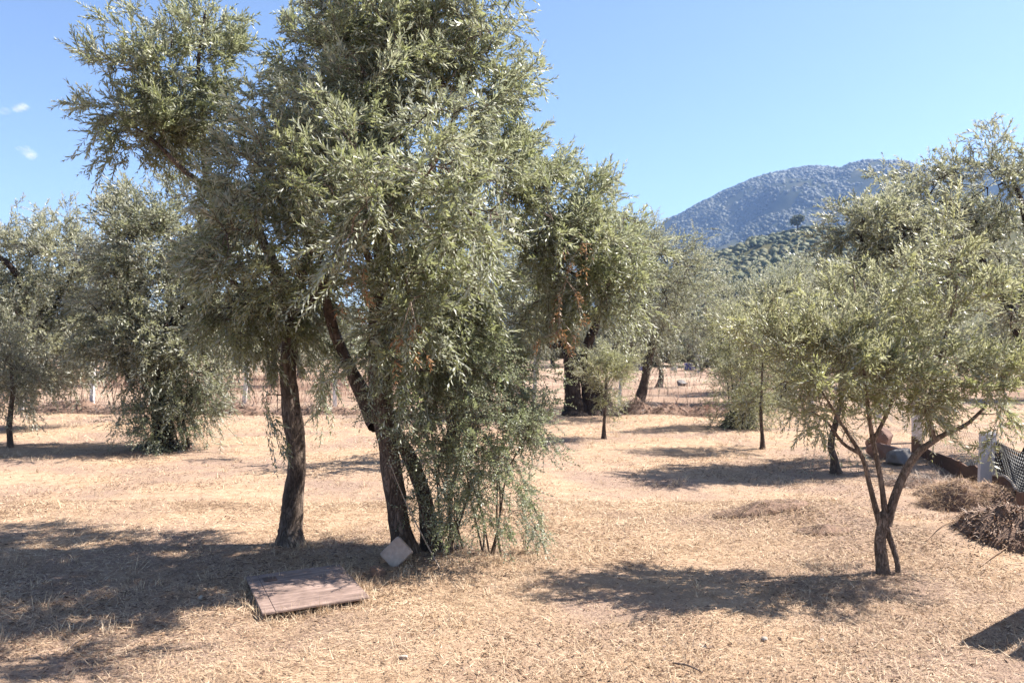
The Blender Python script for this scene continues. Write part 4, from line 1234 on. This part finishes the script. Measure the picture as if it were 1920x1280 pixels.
def stick(label, pts, r, seed, mat=M_TWIG):
    P = [on_ground(*p) + [0, 0, .012 + (k % 2) * .01] for k, p in enumerate(pts)]
    V, q, t, C = tube(P, [r, r * .9, r * .5], 10, 6, .12, np.random.default_rng(seed))
    o = link('stick', mesh_data('stick', V - P[0], q, t, mat, np.full(len(V), .35), True), None, P[0])
    tag(o, label, 'stick', 'loose sticks on the straw')
stick('dark broken stick on the straw at the bottom, nearest the hard-edged shadow', [(1262, 1250), (1290, 1260), (1318, 1271)], .006, 1)
stick('thin dark twig lying in the tree shade at the lower left', [(120, 1225), (150, 1200), (178, 1180)], .004, 2)
stick('pale straw-coloured stick right of the forked young tree foot', [(1838, 1066), (1870, 1050), (1905, 1036)], .005, 3, M_HAY)
stick('long pale stalk lying between the forked tree and the straw heap', [(1735, 1032), (1765, 1018), (1795, 1003)], .005, 4, M_HAY)

# thin grey stick leaning by the tilted block
def leaning_stick():
    P = [W(825, 1066, 6.0), W(790, 1000, 6.1), W(760, 940, 6.15), W(728, 860, 6.2)]
    V, q, t, C = tube(P, [.006, .0055, .005, .003], 14, 6, .1, np.random.default_rng(8))
    o = link('stick', mesh_data('stick', V - P[0], q, t, M_TWIG, np.full(len(V), .9), True), None, P[0])
    tag(o, 'thin grey stick leaning up against the crossing trunks behind the block', 'stick', 'loose sticks on the straw')
leaning_stick()

# ---- back fence: concrete posts, thin rusty stakes, strands of wire
def concrete_post(g, p, h, w, lean=(0, 0), a=0.0, R=rng):
    top = p + np.array([lean[0], lean[1], h])
    ax = rotz(a)
    vs = []
    for q_, s in ((p - [0, 0, .1], w), (p + (top - p) * .97, w * .92), (top, w * .80)):
        for dx, dy in ((-1, -1), (1, -1), (1, 1), (-1, 1)):
            vs.append(np.asarray(q_) + ax @ np.array([dx * s / 2, dy * s / 2, 0]) + R.normal(0, .002, 3))
    q = []
    for k in (0, 4):
        for j in range(4):
            q.append((k + j, k + (j + 1) % 4, k + 4 + (j + 1) % 4, k + 4 + j))
    q.append((8, 9, 10, 11))
    g.add(vs, q)

def wires(g, A, B, r, sag=.03, n=5):
    pts = [A * (1 - t) + B * t - np.array([0, 0, sag * 4 * t * (1 - t)]) for t in np.linspace(0, 1, n)]
    V, q = prisms(np.array(pts[:-1]), np.array(pts[1:]), np.full(n - 1, r), np.full(n - 1, r))
    g.add(V, q)

def back_fence():
    line = [(-90, 768), (40, 769), (172, 770), (315, 769), (456, 768), (628, 768), (800, 766), (1000, 762), (1160, 765), (1415, 766), (1520, 768), (1660, 772)]
    root = thing('wire_fence', 'back boundary fence of white concrete posts, rusty stakes and slack wires', 'fence', on_ground(172, 770))
    base = np.array(root.location)
    R = np.random.default_rng(4)
    P = [on_ground(px, py) for px, py in line]
    tops = []
    for k, p in enumerate(P):
        lean = (R.normal(0, .05), R.normal(0, .04))
        if k == 2: lean = (0.05, 0)
        if k == 4: lean = (.12, .05)
        if k == 7: lean = (.08, 0)
        h = 1.45 if k != 8 else .95
        g = Geo(); concrete_post(g, p, h, .10 if k != 8 else .075, lean, .1 + R.normal(0, .15), R)
        link('post', g.data('post', M_CONCRETE, base), root)
        tops.append(p + np.array([lean[0], lean[1], h]))
    for z in (.25, .55, .85, 1.15, 1.38):
        g = Geo()
        for k in range(len(P) - 1):
            f0, f1 = min(z, 1.4) / 1.45, min(z, 1.4) / 1.45
            wires(g, P[k] * (1 - f0) + tops[k] * f0, P[k + 1] * (1 - f1) + tops[k + 1] * f1, .0045, .05)
        link('wire', g.data('wire', M_WIRE, base), root)
    for px, py, top, dx in ((108, 765, 692, 8), (112, 768, 700, 18), (133, 767, 702, 1), (150, 770, 715, 6), (208, 766, 722, 12), (214, 762, 730, -4), (432, 768, 705, 2), (30, 768, 700, 3), (520, 768, 700, 2), (690, 768, 702, 4), (410, 766, 712, -3), (900, 764, 700, 3), (1060, 764, 705, -2)):
        b = on_ground(px, py)
        t = W(px + dx, top, b[1])
        g = Geo(); V, q = prisms(np.array([b - [0, 0, .05]]), np.array([t]), np.array([.013]), np.array([.011])); g.add(V, q)
        link('stake', g.data('stake', M_RUST, base), root)
back_fence()

# brush heaps and stones along the foot of the back fence
def heap_of(name, label, cat, ctr, rx, ry, h, nb, mat, soil, seed, L=(.15, .5), w=(.004, .009), group=None, up=20, tint=(.5, .25), bn='stalks', bend=.5):
    R = np.random.default_rng(seed)
    root = thing(name, label, cat, ctr, group)
    a = np.linspace(0, 2 * math.pi, 37)[:-1]
    rr = np.linspace(0, 1, 12)
    A, RR = np.meshgrid(a, rr[1:], indexing='ij')
    def hh(x, y):
        d = np.hypot(x / rx, y / ry)
        return h * np.clip(1 - d ** 1.5, 0, 1) * (.25 + 1.5 * fbm(x * 5 + seed, y * 5, seed, 4)) - .04 * np.clip(d - .8, 0, 1) * 5
    X, Yv = RR * np.cos(A) * rx, RR * np.sin(A) * ry
    gz = ground_h(X + ctr[0], Yv + ctr[1]) - ctr[2]
    V = np.stack([X, Yv, hh(X, Yv) + gz], -1).reshape(-1, 3)
    V = np.concatenate([V, [[0, 0, float(hh(np.zeros(1), np.zeros(1))[0]) + 0.0]]])
    na, nr = X.shape
    i, j = np.meshgrid(np.arange(na), np.arange(nr - 1), indexing='ij')
    i2 = (i + 1) % na
    q = np.stack([i * nr + j, i * nr + j + 1, i2 * nr + j + 1, i2 * nr + j], -1).reshape(-1, 4)
    k = np.arange(na)
    t = np.stack([np.full(na, na * nr), k * nr, ((k + 1) % na) * nr], -1)
    link('mound', mesh_data('mound', V, q, t, soil, None, True), root)
    d = unit(R.normal(size=(nb, 2))) * (R.random((nb, 1)) ** .55)
    x, y = d[:, 0] * rx, d[:, 1] * ry
    z = hh(x, y) + ground_h(x + ctr[0], y + ctr[1]) - ctr[2]
    P = np.stack([x, y, z - .01], -1)
    az = R.uniform(0, 6.28, nb)
    me = blades(P - 0, az, np.radians(np.abs(R.normal(up, 18, nb))), R.uniform(L[0], L[1], nb), R.uniform(w[0], w[1], nb), R.uniform(0, bend, nb), R,
                np.clip(R.normal(tint[0], tint[1], nb), 0, 1), mat, bn)
    link(bn, me, root, kind='stuff')
    return root
c0 = on_ground(1825, 948)
heap_of('straw_heap', 'tousled heap of dry straw and weeds raked against the right fence post', 'heap', c0, .62, .42, .27, 6500, M_HAY, M_SOIL, 6, (.05, .20), (.002, .0045), up=8, tint=(.6, .3))
heap_of('straw_heap', 'smaller loose tuft of dry weeds piled directly behind the big straw heap', 'heap', on_ground(1775, 925), .42, .28, .12, 2200, M_HAY, M_SOIL, 7, (.05, .2), (.002, .0045), up=14, tint=(.5, .28))
heap_of('brush_heap', 'dark heap of brushwood and clods in front of the last brown board', 'heap', on_ground(1905, 1025), .5, .45, .22, 6000, M_LITTER, M_SOIL, 8, (.02, .11), (.003, .013), up=10, tint=(.5, .3))
heap_of('brush_heap', 'grey tangled brush pile in shade beside the low board edging', 'heap', on_ground(1735, 905), .6, .42, .10, 1600, M_TWIG, M_SOIL, 9, (.06, .3), (.003, .006), up=16, tint=(.45, .3))
heap_of('grass_mound', 'low crest of raked dead grass on open straw left of the forked young tree', 'mound', on_ground(1425, 975),   .55, .22, .075, 1800, M_STRAW, M_SOIL, 31, (.04, .16), (.002, .0045), up=8, tint=(.35, .25))
heap_of('grass_mound', 'small clod of raked dead grass between the low crest and the forked tree', 'mound', on_ground(1545, 1003), .30, .16, .05, 900, M_STRAW, M_SOIL, 32, (.04, .14), (.002, .0045), up=8, tint=(.35, .25))
for i, (px, py, rx, h, lab) in enumerate([(130, 772, 1.3, .30, 'low dark brush pile under the rusty stakes of the back fence'),
        (235, 774, 1.0, .22, 'flat brush pile just right of the left white fence post'), (440, 776, 1.1, .28, 'black brush pile at the foot of the leaning fence post'),
        (590, 775, 1.6, .22, 'long brush pile behind the lone dark trunk'), (1190, 776, .55, .34, 'arched brown root clod below the leaning tree'),
        (1262, 776, .9, .16, 'thin line of dead weeds and clods right of the root clod'), (1330, 778, .8, .20, 'weedy clods beside the old stump regrowth')]):
    heap_of('brush_pile', lab, 'brush pile', on_ground(px, py), rx, .45, h, 420, M_TWIG if i not in (5, 6) else M_WEED, M_SOIL, 20 + i, (.15, .5), (.01, .02), 'brush piles along the back fence', 18, (.3, .22))

# ---- right fence: posts, wire netting, low rotted boards along its foot
def right_fence():
    P0, P1 = on_ground(1849, 918), on_ground(1720, 832)
    d = unit((P1 - P0) * [1, 1, 0])
    root = thing('netting_fence', 'right boundary fence of two stout white concrete posts carrying dark wire netting', 'fence', P0)
    base = np.array(root.location)
    ang = math.atan2(d[1], d[0])
    R = np.random.default_rng(14)
    Pm = P0 - d * 3.0
    P2 = P1 + d * 5.6
    P3 = P2 + d * 4.0
    posts = [(Pm, .72, .14), (P0, .70, .165), (P1, .80, .155), (P2, .8, .13), (P3, .8, .12)]
    for p, h, w in posts:
        p = np.array([p[0], p[1], float(ground_h(p[0], p[1]))])
        g = Geo(); concrete_post(g, p, h, w, (R.normal(0, .02), 0), ang - math.pi / 2, R)
        link('post', g.data('post', M_CONCRETE, base), root)
    up = np.array([0, 0, 1.0])
    nrm = np.cross(d, up)
    def net(A, B, h, cell, r, name, z0=.02):
        """diamond netting of crossed wires between two posts"""
        L = np.linalg.norm((B - A)[:2])
        gz = min(float(ground_h(A[0], A[1])), float(ground_h(B[0], B[1])))
        a, b = [], []
        for s in (1, -1):
            for u in np.arange(-h, L + h, cell):
                u0, u1 = u, u + s * h
                z_0, z_1 = 0.0, h
                lo, hi = (min(u0, u1), max(u0, u1))
                t0 = max(0.0, ((0 - u0) / (u1 - u0)) if s > 0 else ((L - u0) / (u1 - u0)))
                t1 = min(1.0, ((L - u0) / (u1 - u0)) if s > 0 else ((0 - u0) / (u1 - u0)))
                if t1 - t0 < .02:
                    continue
                for t, lst in ((t0, a), (t1, b)):
                    uu = u0 + (u1 - u0) * t
                    lst.append(np.array([A[0], A[1], gz + z0]) + d * uu + up * h * t + nrm * (.003 * s + .02 * math.sin(uu * 3 + t * 4)))
        V, q = prisms(np.array(a), np.array(b), np.full(len(a), r), np.full(len(a), r))
        g = Geo(); g.add(V, q)
        link(name, g.data(name, M_NET, base), root, kind='stuff')
    off = nrm * .095
    net(Pm + d * .02 + off, P0 + off, .58, .062, .0065, 'netting')
    net(Pm + d * .04 + off * 1.5, P0 + off * 1.5 + d * .02, .50, .071, .0065, 'netting')
    net(P0 + d * .02 + off, P1 + off, .55, .09, .0012, 'netting')
    net(P1 + d * .02 + off, P2 + off, .6, .10, .0014, 'netting')
right_fence()

def board_edging():
    root = thing('board_edging', 'low edging of rotted brown boards on edge along the right fence foot', 'edging', on_ground(1780, 880))
    base = np.array(root.location)
    R = np.random.default_rng(15)
    # (px of foot, py of foot, top height m)
    runs = [[(1710, 848, .27), (1735, 860, .19)], [(1737, 861, .14), (1768, 874, .17), (1802, 891, .21)], [(1804, 892, .21), (1838, 911, .25)],
            [(1862, 925, .22), (1882, 932, .23), (1896, 941, .21), (1905, 952, .18)], [(1908, 978, .28), (1932, 1010, .31)]]
    for k, run in enumerate(runs):
        P = catmull([on_ground(px, py) for px, py, _ in run], 9)
        H = np.interp(np.linspace(0, 1, 9), np.linspace(0, 1, len(run)), [r[2] for r in run])
        T = unit(np.gradient(P, axis=0) * [1, 1, 0])
        Nn = np.cross(T, [0, 0, 1.0])
        th = .022
        top = H + R.normal(0, .012 if k < 3 else .003, 9)
        vs = []
        for s in (-1, 1):
            for zz in (None, 'top'):
                vs.append(P + Nn * s * th / 2 + np.array([0, 0, 1.0]) * ((top if zz else np.full(9, -.06))[:, None]))
        V = np.concatenate(vs)
        q = []
        for j in range(8):
            for (u, w) in ((0, 1), (1, 3), (3, 2), (2, 0)):
                q.append((u * 9 + j, u * 9 + j + 1, w * 9 + j + 1, w * 9 + j))
        q += [(0, 9, 27, 18), (8, 26, 35, 17)]
        g = Geo(); g.add(V, q)
        link('board', g.data('board', M_EDGING, base), root)
        if k == 3:
            Cp = P + np.array([0, 0, 1.0]) * (top + .012)[:, None]
            V, q, t, C = tube(Cp, [.016] * 3, 16, 8, .04, R)
            link('rim', mesh_data('rim', V - base, q, t, M_RIM, None, True), root, label='pale bare rim along the bent board')
board_edging()

# ---- far yard: black tank on legs, posts, tubs
def far_yard():
    Y = 62.0
    c = W(1334, 679, Y)
    gz = float(ground_h(c[0], Y))
    root = thing('storage_tank', 'black cylindrical tank lying on a stand among far trees', 'tank', (c[0], Y, gz))
    n, r, Lh = 20, .42, 1.25
    zc = c[2] - gz
    th = np.linspace(0, 2 * math.pi, n, endpoint=False)
    prof = [(-Lh - .14, .0), (-Lh - .12, .2), (-Lh - .05, .36), (-Lh, r), (-.42, r), (-.40, r + .02), (-.36, r + .02), (-.34, r), (.34, r), (.36, r + .02), (.40, r + .02), (.42, r), (Lh, r), (Lh + .05, .36), (Lh + .12, .2), (Lh + .14, .0)]
    V = np.array([[x, rr * math.cos(t), zc + rr * math.sin(t)] for x, rr in prof for t in th])
    q = [(i * n + j, i * n + (j + 1) % n, (i + 1) * n + (j + 1) % n, (i + 1) * n + j) for i in range(len(prof) - 1) for j in range(n)]
    link('tank_body', mesh_data('tank_body', V, q, None, M_TANK, None, True), root)
    for x in (-.75, .75):
        for y in (-.3, .3):
            g = Geo(); box(g, (x, y, (zc - .3) / 2 - .05), (.12, .12, zc - .2), None, .01); link('leg', g.data('leg', M_RUST), root)
    g = Geo(); box(g, (0.2, 0, zc + r + .06), (.3, .3, .14), None, .03); link('hatch', g.data('hatch', M_TANK), root)
    for px, top, py, w, lab in ((1310, 664, 697, .14, 'thin white post standing left of the far black tank'), (1359, 658, 698, .24, 'thick white post standing at the right end of the far black tank')):
        b = W(px, py, 58.0); b[2] = float(ground_h(b[0], 58.0))
        h = W(px, top, 58.0)[2] - b[2]
        g = Geo(); concrete_post(g, b, h, w, (0, 0), .3)
        o = link('post', g.data('post', M_CONCRETE, b), None, b)
        tag(o, lab, 'post', 'far white posts'); o.name = 'boundary_post'
    def tub(px, py, w, h, mat, lab):
        b = W(px, py, 64.0); b[2] = float(ground_h(b[0], 64.0))
        n = 14
        th = np.linspace(0, 2 * math.pi, n, endpoint=False)
        pr = [(0, 0), (w * .42, 0), (w * .5, h * .1), (w * .47, h * .5), (w * .5, h * .93), (w * .52, h), (w * .46, h), (w * .42, h * .4), (0, h * .38)]
        V = np.array([[rr * math.cos(t), rr * math.sin(t), z] for rr, z in pr for t in th])
        q = [(i * n + j, i * n + (j + 1) % n, (i + 1) * n + (j + 1) % n, (i + 1) * n + j) for i in range(len(pr) - 1) for j in range(n)]
        tag(link('plastic_tub', mesh_data('plastic_tub', V, q, None, mat, None, True), None, b), lab, 'tub', 'tubs in the far yard')
    tub(1197, 693, .75, .36, M_BLUE, 'violet-blue tub on far stubble left of the leaning tree')
    tub(1197, 684, .40, .62, M_WHITE, 'small white tub behind the violet-blue one')
    tub(1293, 692, .85, .55, M_BLUE, 'dark blue tub left of the far black tank')
    tub(1264, 691, .5, .3, M_WHITE, 'white tub in the shade of the far trees')
far_yard()

# ---- unseen plank stand, added to throw the hard shadow at the lower right
def added_shadow_caster():
    H = .80
    k = H / math.tan(SUN_EL)
    sh = np.array([math.sin(SUN_AZ), math.cos(SUN_AZ)]) * k
    tip, far_ = np.array([2.45, 4.53]), np.array([3.26, 5.22])
    d = (far_ - tip) / np.linalg.norm(far_ - tip)
    n = np.array([d[1], -d[0]])
    ang = math.atan2(d[1], d[0])
    L = 1.7
    c2 = tip + sh + d * L / 2 + n * .26
    root = thing('plank_shadow_caster', 'unseen plank stand added right of the frame to cast the corner shadow on straw', 'table', (c2[0], c2[1], float(ground_h(c2[0], c2[1]))))
    root.rotation_euler = (0, 0, ang)
    for j, (y, w, dx) in enumerate(((.16, .20, 0), (-.09, .22, -.12))):
        g = Geo(); box(g, (dx * 0, y, H), (L, w, .035), None, .004); link('plank', g.data('plank', M_TIMBER), root)
    for x in (-L / 2 + .25, L / 2 - .25):
        g = Geo(); box(g, (x, .03, H - .05), (.07, .44, .06), None, .004); link('bearer', g.data('bearer', M_TIMBER), root)
        for y in (-.14, .20):
            g = Geo(); box(g, (x, y, (H - .08) / 2), (.07, .07, H - .08), None, .004); link('leg', g.data('leg', M_TIMBER), root)
added_shadow_caster()

# ---- two small clouds, thin puffs far off
def cloud_material():
    m, N, L, out = material('cloud')
    lw = N('LayerWeight', Blend=0.5)
    inv = N('Math', _operation='SUBTRACT'); inv.inputs[0].default_value = 1.0
    L(lw.outputs['Facing'], inv.inputs[1])
    pw = N('Math', _operation='POWER'); pw.inputs[1].default_value = 2.2
    L(inv.outputs[0], pw.inputs[0])
    ml = N('Math', _operation='MULTIPLY'); ml.inputs[1].default_value = 0.085
    L(pw.outputs[0], ml.inputs[0])
    d = N('BsdfDiffuse', Color=(.9, .9, .92, 1)); t = N('BsdfTranslucent', Color=(.9, .9, .92, 1))
    a = N('MixShader', Fac=.5); L(d.outputs[0], a.inputs[1]); L(t.outputs[0], a.inputs[2])
    tr = N('BsdfTransparent')
    mx = N('MixShader'); L(ml.outputs[0], mx.inputs[0]); L(tr.outputs[0], mx.inputs[1]); L(a.outputs[0], mx.inputs[2])
    L(mx.outputs[0], out.inputs['Surface'])
    return m
M_CLOUD = cloud_material()
def cloud(label, px, py, w, h, tilt, seed):
    R = np.random.default_rng(seed)
    Y = 5000.0
    c = W(px, py, Y)
    v, f = ico_sub(2)
    s = Y / F
    n = 9
    P = R.normal(0, .42, (n, 3)) * [w, w * .6, h]
    P[:, 2] += P[:, 0] * tilt
    Rr = R.uniform(.45, .9, n) * h
    V = (P[:, None] + v[None] * Rr[:, None, None] * [1.3, 1.3, .9]).reshape(-1, 3) * s
    Fc = (f[None] + (np.arange(n) * len(v))[:, None, None]).reshape(-1, 3)
    o = link('cloud', mesh_data('cloud', V, None, Fc, M_CLOUD, None, True), None, c)
    tag(o, label, 'cloud', 'small clouds in the blue sky')
cy.transparent_max_bounces = 32
cloud('small white puff of cloud in the blue at the left, the upper of two', 40, 202, 22, 11, .35, 1)
cloud('small elongated white cloud, the lower of the two at the left', 58, 291, 30, 11, -.35, 2)

# ---- haze
def haze():
    m, N, L, out = material('haze_air')
    pv = N('VolumePrincipled')
    pv.inputs['Color'].default_value = (.30, .49, .90, 1)
    pv.inputs['Density'].default_value = HAZE
    pv.inputs['Anisotropy'].default_value = 0.2
    L(pv.outputs[0], out.inputs['Volume'])
    g = Geo()
    box(g, (1300, 1650, 240), (5400, 3700, 484), None)
    o = link('haze', g.data('haze', m))
    o['kind'] = 'stuff'
HAZE = 0.00016
haze()

print('LEAVES', COUNT, 'TRIS', sum(len(o.data.polygons) * 2 for o in scene.objects if o.type == 'MESH'))
